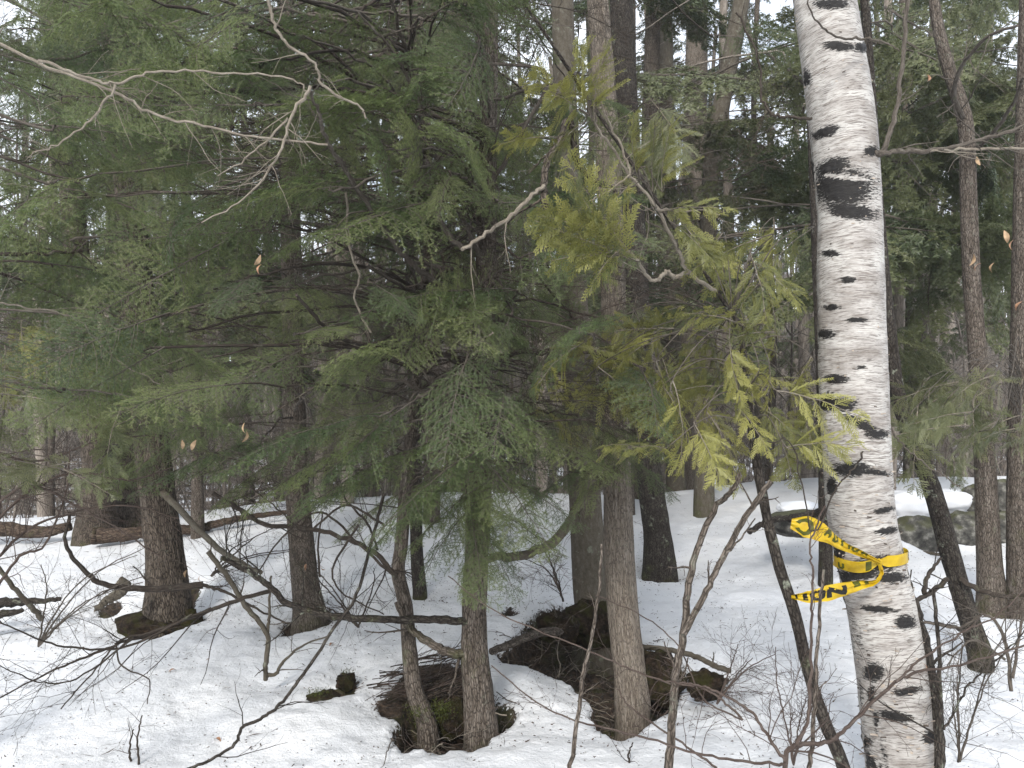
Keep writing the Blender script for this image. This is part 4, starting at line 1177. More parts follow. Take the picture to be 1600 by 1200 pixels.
cedar_fill('T3', 14, (840, 540, 1060, 680), (3.2, 4.2), CED, (-1, 1), (-0.2, 0.6))
cedar_fill('T3', 12, (960, 200, 1100, 560), (3.4, 4.6), CEDG, (-1, 1), (-0.2, 0.8))
cedar_spray('C1', 1215, 612, 1355, 640, 2.75, roll=0.6)
cedar_spray('C1', 1230, 700, 1290, 690, 2.7, roll=0.6)
cedar_spray('T3', 1000, 700, 960, 690, 3.0, roll=0.4); cedar_spray('C1', 1040, 700, 990, 692, 2.7, 0.25, roll=0.3)
cedar_fill('T12', 28, (1420, 600, 1620, 700), (3.0, 4.2), CEDG, (-1, 0.0), (0.0, 0.6), (0.35, 0.65))
cedar_fill('T11', 5, (1450, 640, 1540, 740), (4.0, 4.9), CEDG, (-1, 0.6), (0.2, 1), (0.3, 0.5))
cedar_fill('T18', 12, (-60, 500, 120, 640), (3.2, 4.4), CED, (-0.4, 1), (0.0, 0.6))
cedar_fill('T18', 12, (-40, 620, 200, 760), (2.8, 3.8), CEDG, (-0.4, 1), (0.0, 0.6))

# ------------------------------------------------------------------ conifers and woods behind
MH = ["7776666666664789","7766666666664799","7765566666554799","6655556666554789","5565566666444678","3344333333223344","1221111111111122","1100001111111100"]
MKEYS = []
bgspots = [(-6.5,8.2),(-5.0,10.8),(-3.6,8.8),(-2.2,10.2),(-0.9,8.6),(0.4,10.4),(1.4,9.2),(4.6,9.4),(6.0,11.2),(7.6,12.5),(4.2,12.6),(2.6,13.2),(-7.5,12.5),(8.8,14.2)]
bglabels = ['at the far left edge', 'second from the left edge in the back row', 'behind the big leaning trunk', 'behind the grey-brown left trunk', 'behind the crooked front trunk',
 'behind the straight front trunk', 'behind the twin trunks', 'behind the stones right of the birch', 'above the boulders at right', 'at the far right edge', 'just right of the birch, deep in the woods',
 'between the forked sapling and the birch', 'deep behind the left edge', 'deepest at the right edge']
for k, (x, y) in enumerate(bgspots):
    z0 = gz1(x, y); key = 'M%d' % k
    root = thing('hemlock_tree', 'dark evergreen ' + bglabels[k] + ' with shaggy drooping boughs', 'tree', (x, y, z0), 'evergreens in the woods behind')
    mb = MB(); rg = np.random.RandomState(k)
    pth = smooth_path([(0,0,-.2),(rg.normal(0,.08),rg.normal(0,.08),3),(rg.normal(0,.15),0,6),(rg.normal(0,.2),0,11)], 14)
    tube(mb, pth, np.linspace(rg.uniform(.05,.09), 0.03, len(pth)), 16, 0, bark_disp(0.010, 4, 3, k, 0.2))
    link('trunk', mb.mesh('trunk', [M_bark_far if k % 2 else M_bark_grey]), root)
    b_ = np.array(root.location)
    TREES[key] = dict(root=root, base=b_, path=pth + b_, rad=None); MKEYS.append(key)
def vlimit(u): return np.interp(u, [0, 300, 1300, 1600], [700, 720, 700, 690])
nB = sample_hem(280, MKEYS, (7.0, 14.5), (1.4, 2.4), HEM_BG, MH, 2, 4.0, wood=(M_bark_far, M_twig_grey))

# bare saplings and trunks deep in the woods
SAP = []
for k in range(6):
    mb = MB(); rg = np.random.RandomState(500 + k)
    H = rg.uniform(5, 9)
    pth = smooth_path([(0,0,-.1),(rg.normal(0,.1),rg.normal(0,.1),H*.33),(rg.normal(0,.22),rg.normal(0,.2),H*.66),(rg.normal(0,.35),rg.normal(0,.3),H)], 7)
    r0 = rg.uniform(0.018, 0.04)
    tube(mb, pth, np.linspace(r0, 0.006, len(pth)), 6, 0, cap=False)
    for q in range(34):
        t = rg.uniform(0.05, 1); i_ = min(len(pth) - 2, int(t * (len(pth) - 1)))
        a = rg.uniform(0, 6.28)
        twiggy(mb, pth[i_], (math.cos(a), math.sin(a), rg.uniform(0.1, 1.3)), rg.uniform(0.5, 1.7) * (1.15 - 0.6 * t), 0.008 * (1.2 - t), 2, rg, 3, 0, 0.12, 0, 5, (20, 50), 0.0026)
    SAP.append(mb.mesh('bare_sapling', [M_bark_far if k % 2 else M_twig_grey]))
POLE = []
for k in range(5):
    mb = MB(); rg = np.random.RandomState(600 + k)
    H = 13
    pth = smooth_path([(0,0,-.3),(rg.normal(0,.12),rg.normal(0,.1),4),(rg.normal(0,.3),rg.normal(0,.2),8),(rg.normal(0,.5),0,H)], 10)
    tube(mb, pth, np.linspace(rg.uniform(.08,.15), 0.05, len(pth)), 12, 0, bark_disp(0.010, 4, 2.5, 600 + k, 0.15), cap=False)
    for q in range(16):
        t = rg.uniform(0.15, 1); i_ = min(len(pth) - 2, int(t * (len(pth) - 1))); a = rg.uniform(0, 6.28)
        twiggy(mb, pth[i_], (math.cos(a), math.sin(a), rg.uniform(-0.1, 0.9)), rg.uniform(0.8, 2.4), 0.012, 2, rg, 3, 0, 0.12, 0, 4, (20, 50), 0.003)
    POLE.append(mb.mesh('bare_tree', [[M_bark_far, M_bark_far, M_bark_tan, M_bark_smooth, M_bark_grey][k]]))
rng = np.random.RandomState(9)
first = True
for k in range(240):
    y = 11.2 + 30 * rng.rand() ** 1.5; x = rng.uniform(-0.75, 0.75) * y
    o = link('bare_sapling', SAP[k % 6], None, 'thin bare sapling among the brown woods beyond the snow crest', 'sapling', 'bare saplings in the woods beyond the crest')
    o.location = (x, y, gz1(x, y)); o.rotation_euler = (rng.normal(0, .05), rng.normal(0, .06), rng.uniform(0, 6.28))
    s = rng.uniform(0.7, 1.2); o.scale = (s, s, s)
for k in range(90):
    y = 12 + 34 * rng.rand() ** 1.2; x = rng.uniform(-0.75, 0.75) * y
    o = link('bare_tree', POLE[k % 5], None, 'bare brown trunk standing deep in the woods beyond the snow crest', 'tree', 'bare trunks in the woods beyond the crest')
    o.location = (x, y, gz1(x, y)); o.rotation_euler = (rng.normal(0, .03), rng.normal(0, .03), rng.uniform(0, 6.28))
    s = rng.uniform(0.7, 1.3); o.scale = (s, s, 1)
# brushwood and far woods nobody could count
mb = MB(); rg = np.random.RandomState(3)
for k in range(2700):
    y = 13 + 30 * rg.rand() ** 1.3; x = rg.uniform(-0.8, 0.8) * y
    z = gz_base(x, y)
    H = rg.uniform(0.8, 4.2)
    twiggy(mb, (x, y, float(z) - .05), (rg.normal(0, .25), rg.normal(0, .25), 1), H, 0.009, 1, rg, 3, rg.randint(2), 0.12, 0, 6, (20, 50), 0.004)
link('undergrowth', mb.mesh('undergrowth', [M_bark_far, M_twig_grey]), kind='stuff')
mb = MB()
for k in range(4200):
    y = 38 + 34 * rg.rand(); x = rg.uniform(-0.9, 0.9) * y
    z = float(gz_base(x, y)); H = rg.uniform(5, 13) 
    pth = np.array([(x, y, z - .3), (x + rg.normal(0, .3), y, z + H * .5), (x + rg.normal(0, .6), y, z + H)])
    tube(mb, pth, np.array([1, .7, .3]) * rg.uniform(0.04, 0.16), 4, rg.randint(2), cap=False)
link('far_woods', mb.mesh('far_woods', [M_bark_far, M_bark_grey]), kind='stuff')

# ------------------------------------------------------------------ boulders, logs
def boulder(u0, u1, v0, v1, d, label, seed, name='boulder', mat=M_rock, depth=None, group=None, pw=0.82, am=0.26):
    c0 = P((u0 + u1) / 2, (v0 + v1) / 2, d)
    rx = (u1 - u0) / 2 / F * d; rz = (v1 - v0) / 2 / F * d; ry = depth or max(rx, rz) * 0.7
    n, m = 36, 22
    th = np.linspace(0, 2 * np.pi, n, endpoint=False); ph = np.linspace(0.001, np.pi - 0.001, m)
    TH_, PH = np.meshgrid(th, ph)
    X, Y, Z = np.sin(PH) * np.cos(TH_), np.sin(PH) * np.sin(TH_), np.cos(PH)
    X, Y, Z = [np.sign(q) * np.abs(q) ** pw for q in (X, Y, Z)]
    dsp = 1 + am * fbm(X * 1.7, Y * 1.7, Z * 1.7, 4, seed) + 0.07 * fbm(X * 7, Y * 7, Z * 7, 3, seed + 3)
    V_ = np.stack([X * rx * dsp, Y * ry * dsp, Z * rz * dsp], -1).reshape(-1, 3)
    i_ = np.arange(m - 1)[:, None] * n; j_ = np.arange(n)[None]; k_ = (j_ + 1) % n
    mb = MB(); mb.add(V_, np.stack([i_ + j_, i_ + n + j_, i_ + n + k_, i_ + k_], -1).reshape(-1, 4))
    o = link(name, mb.mesh(name, [mat]), None, label, 'rock', group)
    o.location = tuple(map(float, c0))
    return o
boulder(1385, 1475, 806, 872, 8.05, 'squared grey boulder with mossy top directly right of the birch under the snow ledge', 1)
boulder(1468, 1540, 800, 872, 8.15, 'brown lichened boulder between the slanting trunk and the straight tan trunk', 2)
boulder(1548, 1610, 798, 850, 8.0, 'dark stone at the right edge under the pale block', 3)
boulder(1545, 1605, 748, 802, 8.1, 'pale lichen-spotted block topmost of the stones at the right edge', 4)
boulder(1503, 1548, 758, 800, 8.6, 'small bluish stone poking from the snow ledge left of the pale block', 6)
boulder(1196, 1300, 798, 838, 6.6, 'low mossy stone in the snow left of the birch behind the yellow tape', 5)
boulder(838, 905, 955, 1005, dT4 - .55, 'round mossy stone in the dark pit left of the pale trunk', 7, 'boulder', M_earth, None, None, 0.9, .35)
boulder(1072, 1132, 1050, 1088, dT3 - .15, 'small mossy hummock at the tip of the broken grey limb', 8, 'hummock', M_earth, None, None, 1, .6)
boulder(526, 556, 1050, 1078, depth_at(545, 1065), 'dark mossy stone poking through the snow left of the front pit', 9, 'boulder', M_earth, None, None, 1.0, .8)
boulder(484, 526, 1078, 1098, depth_at(500, 1085), 'flat mossy stone low in the snow below the dark mossy one', 10, 'boulder', M_earth, None, None, 1.0, .8)
boulder(672, 745, 1092, 1160, dT1 + .2, 'earthy mossy root mound between the two trunks of the front pit', 11, 'root_mound', M_earth, None, None, 1, .6)
boulder(975, 1062, 1020, 1110, dT3 + .1, 'mossy root mound on the right flank of the pale stringy trunk', 12, 'root_mound', M_earth, None, None, 1, .6)
boulder(885, 960, 940, 1010, dT4 - .1, 'mossy root mound round the foot of the thick smooth trunk', 15, 'root_mound', M_earth, None, None, 1, .6)
boulder(196, 318, 948, 1000, dT6 - .02, 'mossy root swelling in front of the leaning left trunk', 13, 'root_mound', M_earth, None, None, 1, .5)

def snow_cap(u0, u1, v0, v1, d, seed):
    c0 = P((u0 + u1) / 2, (v0 + v1) / 2, d)
    o = boulder(u0, u1, v0, v1, d, 'snow lying on the stones behind the birch', seed, 'snow_cap', M_snowcap, None, None, 0.85, 0.3)
    o['kind'] = 'structure'; del o['category']; o['label'] = 'snow lying on the stones behind the birch'
M_snowcap = simple('snow_cap', (0.70, 0.715, 0.745), 0.75, 0.05, 6)
snow_cap(1375, 1452, 766, 811, 8.4, 41); snow_cap(1430, 1515, 764, 806, 8.5, 42); snow_cap(1215, 1285, 784, 804, 6.8, 43)

def log(label, pts, d0, d1, w0, w1, mat, seed, name='fallen_log', snowcap=False):
    path = px_path(pts, d0, d1, 12, 0.004)
    base = path[0].copy()
    root = thing(name, label, 'log', base)
    mb = MB(); rad = np.linspace(w0 / 2 / F * d0, w1 / 2 / F * d1, len(path))
    tube(mb, path - base, rad, 20, 0, bark_disp(0.006, 4, 6, seed, 0, .2, .18), val=0.25)
    link('trunk', mb.mesh('trunk', [mat]), root)
    return root
log('rotten red-brown log lying behind the leaning left trunk on the snow crest', [(145,838),(190,836),(250,830),(310,826),(350,815),(400,806),(450,800)], 8.6, 9.2, 24, 6, M_log, 1)
log('short rotten log lying at the left edge low on the snow', [(-60,945),(0,942),(45,940),(95,936)], 5.9, 6.0, 18, 5, M_bark_dark, 2)
log('dark log piled at the far left edge above the short rotten one', [(-60,830),(0,826),(60,832),(110,822)], 9.0, 9.0, 26, 14, M_log, 3)
log('jagged broken stump end leaning in its own little melt hole at left', [(150,952),(168,938),(188,925),(193,912)], 5.6, 5.7, 8, 22, M_bark_smooth, 4, 'broken_stump')
log('dark moss-tufted limb resting on the low stone left of the birch', [(1170,832),(1200,815),(1250,806),(1300,792),(1330,785)], 6.3, 6.5, 8, 12, M_bark_dark, 5)
log('dark wet log end lying under the short rotten log at left', [(-60,975),(0,960),(35,955)], 5.8, 5.8, 20, 5, M_bark_dark, 6)
log('grey weathered stick lying on the snow behind the tape knot', [(1408,868),(1440,864),(1470,866)], 7.4, 7.4, 5, 4, M_bark_smooth, 7, 'fallen_stick')

# ------------------------------------------------------------------ loose litter
def scatter_litter(n, region, seed, name, mats, lr, wr, dens=None):
    rg = np.random.RandomState(seed); mb = MB()
    x0, x1, y0, y1 = region
    X = rg.uniform(x0, x1, n); Y = rg.uniform(y0, y1, n)
    if dens is not None:
        keep = rg.rand(n) < dens(X, Y); X, Y = X[keep], Y[keep]
    Z = gz(X, Y) + 0.006
    m = len(X)
    a = rg.uniform(0, np.pi, m); l = rg.uniform(*lr, m) * rg.uniform(0.4, 1, m) ** 1.5; w = rg.uniform(*wr, m)
    d = np.stack([np.cos(a), np.sin(a), rg.normal(0, .25, m)], -1); s = np.stack([-np.sin(a), np.cos(a), rg.normal(0, .2, m)], -1)
    c0 = np.stack([X, Y, Z], -1)
    bend = rg.normal(0, .15, m)[:, None] * s * l[:, None]
    A = c0 - d * l[:, None]; B = c0 + bend; C = c0 + d * l[:, None]
    up = np.array([0, 0, 1.0]) * w[:, None]
    Vx = np.stack([A, B + s * w[:, None], B - s * w[:, None], C, B + up * 1.4], 1).reshape(-1, 3)
    k = np.arange(m) * 5
    fc = np.concatenate([np.stack([k + p_, k + q_, k + r_], -1) for p_, q_, r_ in ((0,1,4),(0,4,2),(3,4,1),(3,2,4))])
    mb.add(Vx, fc, 0)
    return link(name, mb.mesh(name, mats, False), kind='stuff')
tp_ = [(TREES[k]['base'][0], TREES[k]['base'][1]) for k in ('T1','T2','T3','T4','T6','T7','T5','T14')]
def near_trunks(X, Y):
    p = np.full(X.shape, 0.30)
    for a, b in tp_: p = np.maximum(p, np.exp(-((X - a)**2 + (Y - b)**2) / 1.4))
    for w_, dd_, rr_, b_ in PITW[:4]:
        p = np.maximum(p, 1.15 * np.exp(-np.maximum(poly_sd(X, Y, w_), 0) / 0.16))
    return p * (0.5 + 0.5 * (fbm(X * 2, Y * 2, 0, 2, 91) > -0.1))
scatter_litter(42000, (-6, 6, 2.3, 8.5), 1, 'needle_litter', [M_litter], (0.003, 0.017), (0.001, 0.0040), near_trunks)
scatter_litter(2200, (-6, 6, 2.5, 9.5), 2, 'twig_litter', [M_litter], (0.015, 0.06), (0.001, 0.0035), near_trunks)
# tangles of sticks inside the pits, one mass each
def pit_tangle(poly_i, n, seed, mats, lr, name='stick_debris', zoff=(0, 0.08)):
    rg = np.random.RandomState(seed); mb = MB(); w = PITW[poly_i][0]
    x0, x1, y0, y1 = w[:,0].min(), w[:,0].max(), w[:,1].min(), w[:,1].max(); c_ = 0
    while c_ < n:
        x, y = rg.uniform(x0, x1), rg.uniform(y0, y1)
        if poly_sd(np.array([x]), np.array([y]), w)[0] > 0.02: continue
        z = gz1(x, y) + rg.uniform(*zoff)
        a = rg.uniform(0, 6.28)
        twiggy(mb, (x, y, z), (math.cos(a), math.sin(a), rg.normal(0, .3)), rg.uniform(*lr), rg.uniform(0.0015, 0.0045), 1, rg, 4, rg.randint(len(mats)), 0.28, 0.02, 2)
        c_ += 1
    return link(name, mb.mesh(name, mats), kind='stuff')
pit_tangle(0, 190, 5, [M_twig_grey, M_twig_red, M_twig_dark, M_twig_pale], (0.08, 0.3))
pit_tangle(2, 330, 6, [M_twig_dark, M_twig_red, M_twig_grey, M_twig_pale], (0.06, 0.3))
pit_tangle(3, 30, 7, [M_twig_dark, M_twig_pale], (0.05, 0.15))
pit_tangle(4, 40, 8, [M_twig_dark], (0.05, 0.2))
pit_tangle(5, 20, 9, [M_twig_dark], (0.05, 0.15))
# brown brush heap on the upper left rim of the front pit
mb = MB(); rg = np.random.RandomState(12)
for q in range(130):
    u, v = rg.uniform(600, 720), rg.uniform(1030, 1100)
    if v < 1085 - (u - 600) * 0.6 - 12: continue
    p = hit(u, v); a = rg.normal(0.55, 0.35)
    twiggy(mb, p + [0, 0, rg.uniform(0, .06)] - np.array([math.cos(a), math.sin(a), 0]) * .12, (math.cos(a), math.sin(a), rg.normal(0.1, .12)), rg.uniform(.15, .4), rg.uniform(.002, .005), 1, rg, 4, rg.randint(2), .08, .01, 2)
link('brush_heap', mb.mesh('brush_heap', [M_twig_red, M_bark_red]), None, kind='stuff')

# moss tufts on pit flanks
mb = MB(); rg = np.random.RandomState(14)
for (u, v, du, dv, n) in [(1018,1050,25,25,900),(690,1110,22,20,600),(860,975,35,20,900),(1100,1068,20,12,400),(255,960,35,18,600),(500,940,16,6,200),(543,1056,12,12,300),(500,1084,20,8,300),(1250,802,35,6,400),(940,960,25,14,500),(650,1115,15,20,300)]:
    d_ = depth_at(u, v)
    for q in range(n):
        uu_, vv__ = u + rg.normal(0, du * .5), v + rg.normal(0, dv * .5)
        p = P(uu_, vv__, d_ + rg.normal(0, 0.05)); p[2] = min(p[2], gz_base(p[0], p[1]) + .05)
        a = rg.normal(0, 1, 3); a[2] = abs(a[2]) + .4; a /= np.linalg.norm(a); b = np.cross(a, rg.normal(0, 1, 3)); b /= np.linalg.norm(b) + 1e-6
        l = rg.uniform(.008, .02)
        mb.add(np.array([p - b * .0018, p + b * .0018, p + a * l]), np.array([[0, 1, 2]]))
link('moss_tufts', mb.mesh('moss_tufts', [M_moss], False), kind='stuff')

# fallen dry leaves on the snow and hanging dry leaves
def leaf_mesh(seed, L=0.05, W=0.010, curl=0.9):
    rg = np.random.RandomState(seed); t = np.linspace(0, 1, 7)
    w = W * np.sin(np.pi * np.clip(t, 0.03, 0.97)) ** 0.8
    mid = np.stack([t * L, 0 * t, -curl * L * (t - .5) ** 2], -1)
    l = mid + np.stack([0 * t, w, 0.5 * w * rg.uniform(.3, 1)], -1); r = mid + np.stack([0 * t, -w, 0.6 * w * rg.uniform(.3, 1)], -1)
    V_ = np.concatenate([l, mid, r]); j_ = np.arange(6)
    mb = MB()
    mb.add(V_, np.concatenate([np.stack([j_, j_ + 1, j_ + 8, j_ + 7], -1), np.stack([j_ + 7, j_ + 8, j_ + 15, j_ + 14], -1)]))
    return mb
LM = [leaf_mesh(q).mesh('dry_leaf', [M_dryleaf if q % 2 else M_dryleaf_pale]) for q in range(4)]
rg = np.random.RandomState(4)
def hang_leaf(key, u, v, d, L=1.0):
    T_ = TREES[key]
    o = link('dry_leaf', LM[rg.randint(4)], T_['root'])
    orient(o, P(u, v, d) - T_['base'], (rg.normal(0, .4), rg.normal(0, .3), -1), rg.uniform(0, 6), L * 0.75)
for (key, u, v, d, L) in [('T1',378,662,2.8,1.2),('T1',388,672,2.8,1.3),('T1',408,400,2.8,1.2),('T1',405,412,2.8,1.0),('T7',285,688,3,1),('T7',305,688,3,1.2),('T7',478,880,4,1.0),('T7',500,885,4,1.0),
        ('B',1452,118,3.2,1.0),('T11',1524,398,4,1.6),('T11',1530,410,4,1.4),('T11',1570,360,4,1.8),('T11',1580,375,4,1.4),('T11',1550,410,4,1.4),('T11',1594,470,4,1.4),('T11',1525,245,4,1.3),('T6',290,890,4.6,1.2),('T6',310,900,4.6,1.2),('B',1445,1035,2.6,.9)]:
    hang_leaf(key, u, v, d, L)
for k, (u, v, lab) in enumerate([(320,1033,'orange-brown dry leaf on open snow below the leaning left trunk'), (515,1010,'small brown leaf on snow left of the brush heap'), (345,1160,'small dark dry leaf near the crooked stick at lower left'), (276,1048,'dark curled leaf on the snow left of the dead forked stick')]):
    p = hit(u, v)
    o = link('fallen_leaf', LM[(k * 2 + 1) % 4], None, lab, 'leaf'); o.location = (p[0], p[1], p[2] + .012); o.rotation_euler = (0, 0, k * 1.3)

# ------------------------------------------------------------------ yellow caution tape
knot = P(1374, 878, 2.865)
tape = thing('caution_tape', 'yellow caution tape knotted round the white birch with two loose printed tails', 'tape', knot)
def band(pts, dep, wid, name, crin=0.0015, seed=0, n=60, across=15, nrm_hint=None, twist=None):
    """ribbon along pixel pts; width vector is perpendicular to the path in the picture plane unless twisted"""
    rg = np.random.RandomState(seed)
    W_ = np.array([P(u, v, d) for (u, v), d in zip(pts, dep)])
    path = smooth_path(W_, max(4, n // len(pts)))
    m = len(path)
    wd = np.interp(np.linspace(0, 1, m), np.linspace(0, 1, len(wid)), np.array(wid)) / 2 / F * 2.85
    wd = wd * (1 + 0.16 * noise3(np.linspace(0, 9, m), 0.5, 0.5, seed + 33))
    T = np.gradient(path, axis=0); T /= np.linalg.norm(T, axis=1)[:, None]
    nh = np.array([0, -1.0, 0]) if nrm_hint is None else nrm_hint
    S = np.cross(T, nh); S /= np.linalg.norm(S, axis=1)[:, None] + 1e-9
    S[S[:, 2] < 0] *= -1
    Nn = np.cross(T, S); Nn[Nn[:, 1] > 0] *= -1
    t = np.linspace(-1, 1, across)
    s = np.linspace(0, 1, m)
    TT, SS = np.meshgrid(t, s)
    real = 0.038
    squeeze = np.clip(1 - wd / real, 0, 1)[:, None]
    fold = squeeze * 0.0065 * np.sin(TT * 6 + SS * 9 + seed) + 0.004 * np.sin(TT * 3.1 + SS * 14 + seed) + crin * (1 - np.abs(noise3(SS * 16, TT * 2.4, 0.3, seed + 70))) * 4
    V_ = path[:, None] + S[:, None] * (TT * wd[:, None])[..., None] + Nn[:, None] * fold[..., None]
    def at(ss, tt, off):
        i_ = ss * (m - 1); a = int(min(m - 2, max(0, math.floor(i_)))); fr = i_ - a
        jj = (tt + 1) / 2 * (across - 1); b = int(min(across - 2, max(0, math.floor(jj)))); fj = jj - b
        q = (V_[a, b] * (1 - fr) * (1 - fj) + V_[a + 1, b] * fr * (1 - fj) + V_[a, b + 1] * (1 - fr) * fj + V_[a + 1, b + 1] * fr * fj)
        return q + Nn[a] * off
    i_ = np.arange(m - 1)[:, None] * across; j_ = np.arange(across - 1)[None]
    mb = MB(); mb.add(V_.reshape(-1, 3) - knot, np.stack([i_ + j_, i_ + j_ + 1, i_ + across + j_ + 1, i_ + across + j_], -1).reshape(-1, 4))
    o = link(name, mb.mesh(name, [M_tape]), tape)
    return o, at
def stroke(parent, at, strokes, s0, s1, t0, t1, mat, th_s, th_t, mirror=False, name='letter'):
    mb = MB()
    for pl in strokes:
        pl = np.array(pl, float)
        # densify
        P2 = []
        for a, b in zip(pl[:-1], pl[1:]):
            for q in np.linspace(0, 1, 6, endpoint=False): P2.append(a + (b - a) * q)
        P2.append(pl[-1]); P2 = np.array(P2)
        T = np.gradient(P2, axis=0); T /= np.linalg.norm(T, axis=1)[:, None] + 1e-9
        Nn_ = np.stack([-T[:, 1], T[:, 0]], -1)
        rows = []
        for p_, n_ in zip(P2, Nn_):
            r = []
            for sgn in (-1, 0, 1):
                x = p_[0] + n_[0] * sgn * th_s; y = p_[1] + n_[1] * sgn * th_t
                x = min(1.1, max(-.1, x))
                if mirror: x = 1 - x
                r.append(at(s0 + (s1 - s0) * x, max(-.97, min(.97, t0 + (t1 - t0) * y)), 0.0012) - knot)
            rows.append(r)
        Vv = np.array(rows).reshape(-1, 3); n_ = len(rows)
        k = np.arange(n_ - 1) * 3
        mb.add(Vv, np.concatenate([np.stack([k, k + 1, k + 4, k + 3], -1), np.stack([k + 1, k + 2, k + 5, k + 4], -1)]))
    return link(name, mb.mesh(name, [mat], False), parent)
LET = {
 'C': [[(.95,.75),(.8,.93),(.5,1),(.2,.88),(.05,.5),(.2,.12),(.5,0),(.8,.07),(.95,.25)]],
 'A': [[(0,0),(.5,1),(1,0)],[(.2,.35),(.8,.35)]], 'U': [[(.05,1),(.05,.3),(.3,0),(.7,0),(.95,.3),(.95,1)]],
 'T': [[(0,1),(1,1)],[(.5,1),(.5,0)]], 'I': [[(.5,0),(.5,1)]],
 'O': [[(.5,1),(.15,.85),(.03,.5),(.15,.15),(.5,0),(.85,.15),(.97,.5),(.85,.85),(.5,1)]],
 'N': [[(0,0),(0,1),(1,0),(1,1)]]}
# upper tail: free end at left, knot at right (print seen through from behind, so mirrored)
o, at = band([(1236,818),(1264,824),(1290,836),(1315,852),(1345,865),(1374,878)], [2.80,2.78,2.77,2.79,2.82,2.86], [16,35,29,16,12,8,6], 'tail', 0.0016, 1, 70)
stroke(o, at, LET['C'], 0.06, 0.24, -0.7, 0.62, M_print_back, 0.16, 0.13, True)
for s_, L_ in ((.38,'A'),(.47,'U'),(.56,'T'),(.64,'I'),(.70,'O'),(.79,'N')):
    stroke(o, at, LET[L_], s_, s_ + 0.055, -0.1, 1.5, M_print_back, 0.24, 0.13, True)
# lower tail
o, at = band([(1236,932),(1262,932),(1290,927),(1320,920),(1345,913),(1366,908),(1377,896),(1374,880)], [2.78,2.77,2.77,2.80,2.82,2.84,2.85,2.862], [5,19,25,20,12,7,6,5], 'tail', 0.0018, 2, 80)
for s0_, s1_, L_ in ((.02,.07,'T'),(.10,.14,'I'),(.17,.27,'O'),(.30,.42,'N')):
    stroke(o, at, LET[L_], s0_, s1_, -0.6, 0.62, M_print, 0.20 if L_ != 'I' else 0.5, 0.16)
for s0_, s1_ in ((.50,.56),(.60,.64)):
    stroke(o, at, LET['I'], s0_, s1_, -0.2, 0.9, M_print_back, 0.5, 0.2)
# loop round the trunk: follows the real trunk surface
def ring_path(v_left, v_right):
    pc = P(1360, 877, 3.0)
    k_ = int(np.argmin(np.abs(bpath[:, 2] - pc[2])))
    cx, cy, cz = bpath[k_]; r_ = brr[k_] * 1.045 + 0.004
    a = np.linspace(0, 2 * np.pi, 90, endpoint=False)
    return cx, cy, cz, r_, a
cx_, cy_, cz_, rr_, aa = ring_path(0, 0)
pts_ = np.stack([cx_ + rr_ * np.cos(aa), cy_ + rr_ * np.sin(aa), np.zeros(90)], -1)
# height: left edge a bit lower than the knot, right edge higher
zl, zr_, zk = P(1306, 878, 3)[2], P(1406, 864, 3)[2], knot[2]
ck = (knot[0] - cx_) / rr_
cosa = np.cos(aa); sina = np.sin(aa)
zf = np.where(cosa < ck, zl + (zk - zl) * np.clip((cosa + 1) / (ck + 1), 0, 1) - 0.012 * np.sin(np.pi * np.clip((cosa + 1) / (ck + 1), 0, 1)), zk + (zr_ - zk) * np.clip((cosa - ck) / (1 - ck), 0, 1))
zb = zl + (zr_ - zl) * (cosa + 1) / 2
fr_ = sstep(0.15, -0.15, sina)
pts_[:, 2] = zf * fr_ + zb * (1 - fr_)
dist = np.hypot(cosa - ck, np.minimum(0, 0) + 0 * cosa) + (sina > 0) * 1
hw = np.clip(0.008 + 0.055 * dist, 0.008, 0.021)
mb = MB()
t = np.linspace(-1, 1, 7)
Vr = pts_[:, None] + np.array([0, 0, 1.0]) * (t[None] * hw[:, None])[..., None]
rad_ = np.stack([cosa, sina, 0 * cosa], -1)
Vr = Vr + rad_[:, None] * (0.003 * np.sin(t * 6 + 1)[None] * (1 - hw / 0.024)[:, None] + 0.0012 * fbm(aa[:, None] * 5, t[None] * 2, 0, 2, 5) * 2)[..., None]
i_ = np.arange(90)[:, None] * 7; i2 = ((np.arange(90) + 1) % 90)[:, None] * 7; j_ = np.arange(6)[None]
mb.add(Vr.reshape(-1, 3) - knot, np.stack([i_ + j_, i2 + j_, i2 + j_ + 1, i_ + j_ + 1], -1).reshape(-1, 4))
ring = link('loop', mb.mesh('loop', [M_tape]), tape)
def ring_at(ss, tt, off):
    f_ = (ss % 1) * 90; a = int(f_) % 90; b = (a + 1) % 90; fr = f_ - int(f_)
    jj = (tt + 1) / 2 * 6; c_ = int(min(5, max(0, jj))); fj = jj - c_
    q = (Vr[a, c_] * (1 - fj) + Vr[a, c_ + 1] * fj) * (1 - fr) + (Vr[b, c_] * (1 - fj) + Vr[b, c_ + 1] * fj) * fr
    return q + rad_[a] * off * 2
stroke(ring, ring_at, LET['U'], 0.525, 0.56, -0.7, 0.2, M_print_back, 0.25, 0.18)
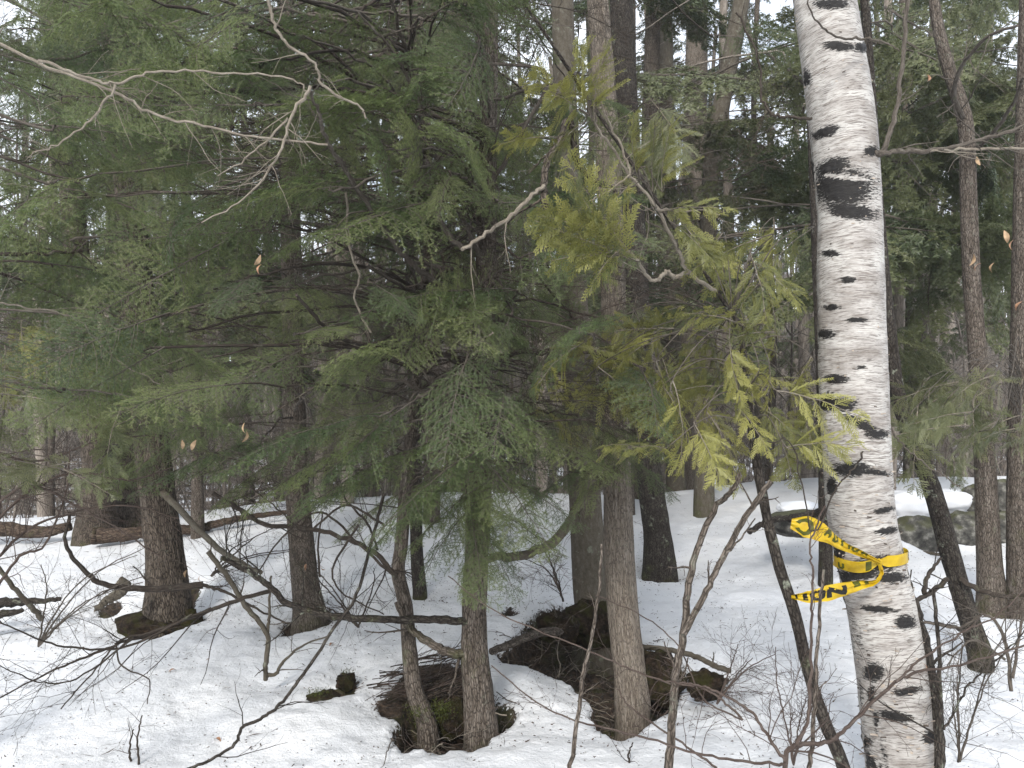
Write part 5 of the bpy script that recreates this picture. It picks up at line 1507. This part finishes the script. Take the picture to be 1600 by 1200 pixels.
stroke(ring, ring_at, LET['I'], 0.66, 0.69, -0.8, 0.8, M_print_back, 0.4, 0.2)
stroke(ring, ring_at, LET['O'], 0.93, 0.965, -0.7, 0.7, M_print_back, 0.25, 0.18)
# knot
mb = MB()
n_, m_ = 18, 12
th = np.linspace(0, 2 * np.pi, n_, endpoint=False); ph = np.linspace(0.01, np.pi - .01, m_)
TH_, PH = np.meshgrid(th, ph)
X, Y, Z = np.sin(PH) * np.cos(TH_), np.sin(PH) * np.sin(TH_), np.cos(PH)
dsp = 1 + .35 * fbm(X * 2, Y * 2, Z * 2, 2, 4)
Vk = np.stack([X * .012 * dsp, Y * .009 * dsp, Z * .013 * dsp], -1).reshape(-1, 3)
i_ = np.arange(m_ - 1)[:, None] * n_; j_ = np.arange(n_)[None]; k_ = (j_ + 1) % n_
mb.add(Vk, np.stack([i_ + j_, i_ + n_ + j_, i_ + n_ + k_, i_ + k_], -1).reshape(-1, 4))
link('knot', mb.mesh('knot', [M_tape]), tape)
print('boughs', nA, nB)

print('unique tris', sum(sum(len(p.vertices) - 2 for p in me.polygons) for me in bpy.data.meshes) / 1e6, 'M')

# ------------------------------------------------------------------ even haze volume, added to lift and veil the dark woods behind
mb = MB()
hx, y0_, y1_, z0_, z1_ = 75.0, -14.0, 115.0, -3.5, 27.0
c8 = np.array([(x_, y_, z_) for z_ in (z0_, z1_) for y_ in (y0_, y1_) for x_ in (-hx, hx)])
mb.add(c8, np.array([[0,2,3,1],[4,5,7,6],[0,1,5,4],[2,6,7,3],[0,4,6,2],[1,3,7,5]]))
M_haze = bpy.data.materials.new('haze'); M_haze.use_nodes = True
nt = M_haze.node_tree; nt.nodes.clear()
ho = nt.nodes.new('ShaderNodeOutputMaterial'); hv = nt.nodes.new('ShaderNodeVolumePrincipled')
hv.inputs['Color'].default_value = (0.92, 0.95, 1.0, 1); hv.inputs['Density'].default_value = 0.002
hv.inputs['Anisotropy'].default_value = 0.2
nt.links.new(hv.outputs['Volume'], ho.inputs['Volume'])
link('haze', mb.mesh('haze', [M_haze], False), kind='stuff')
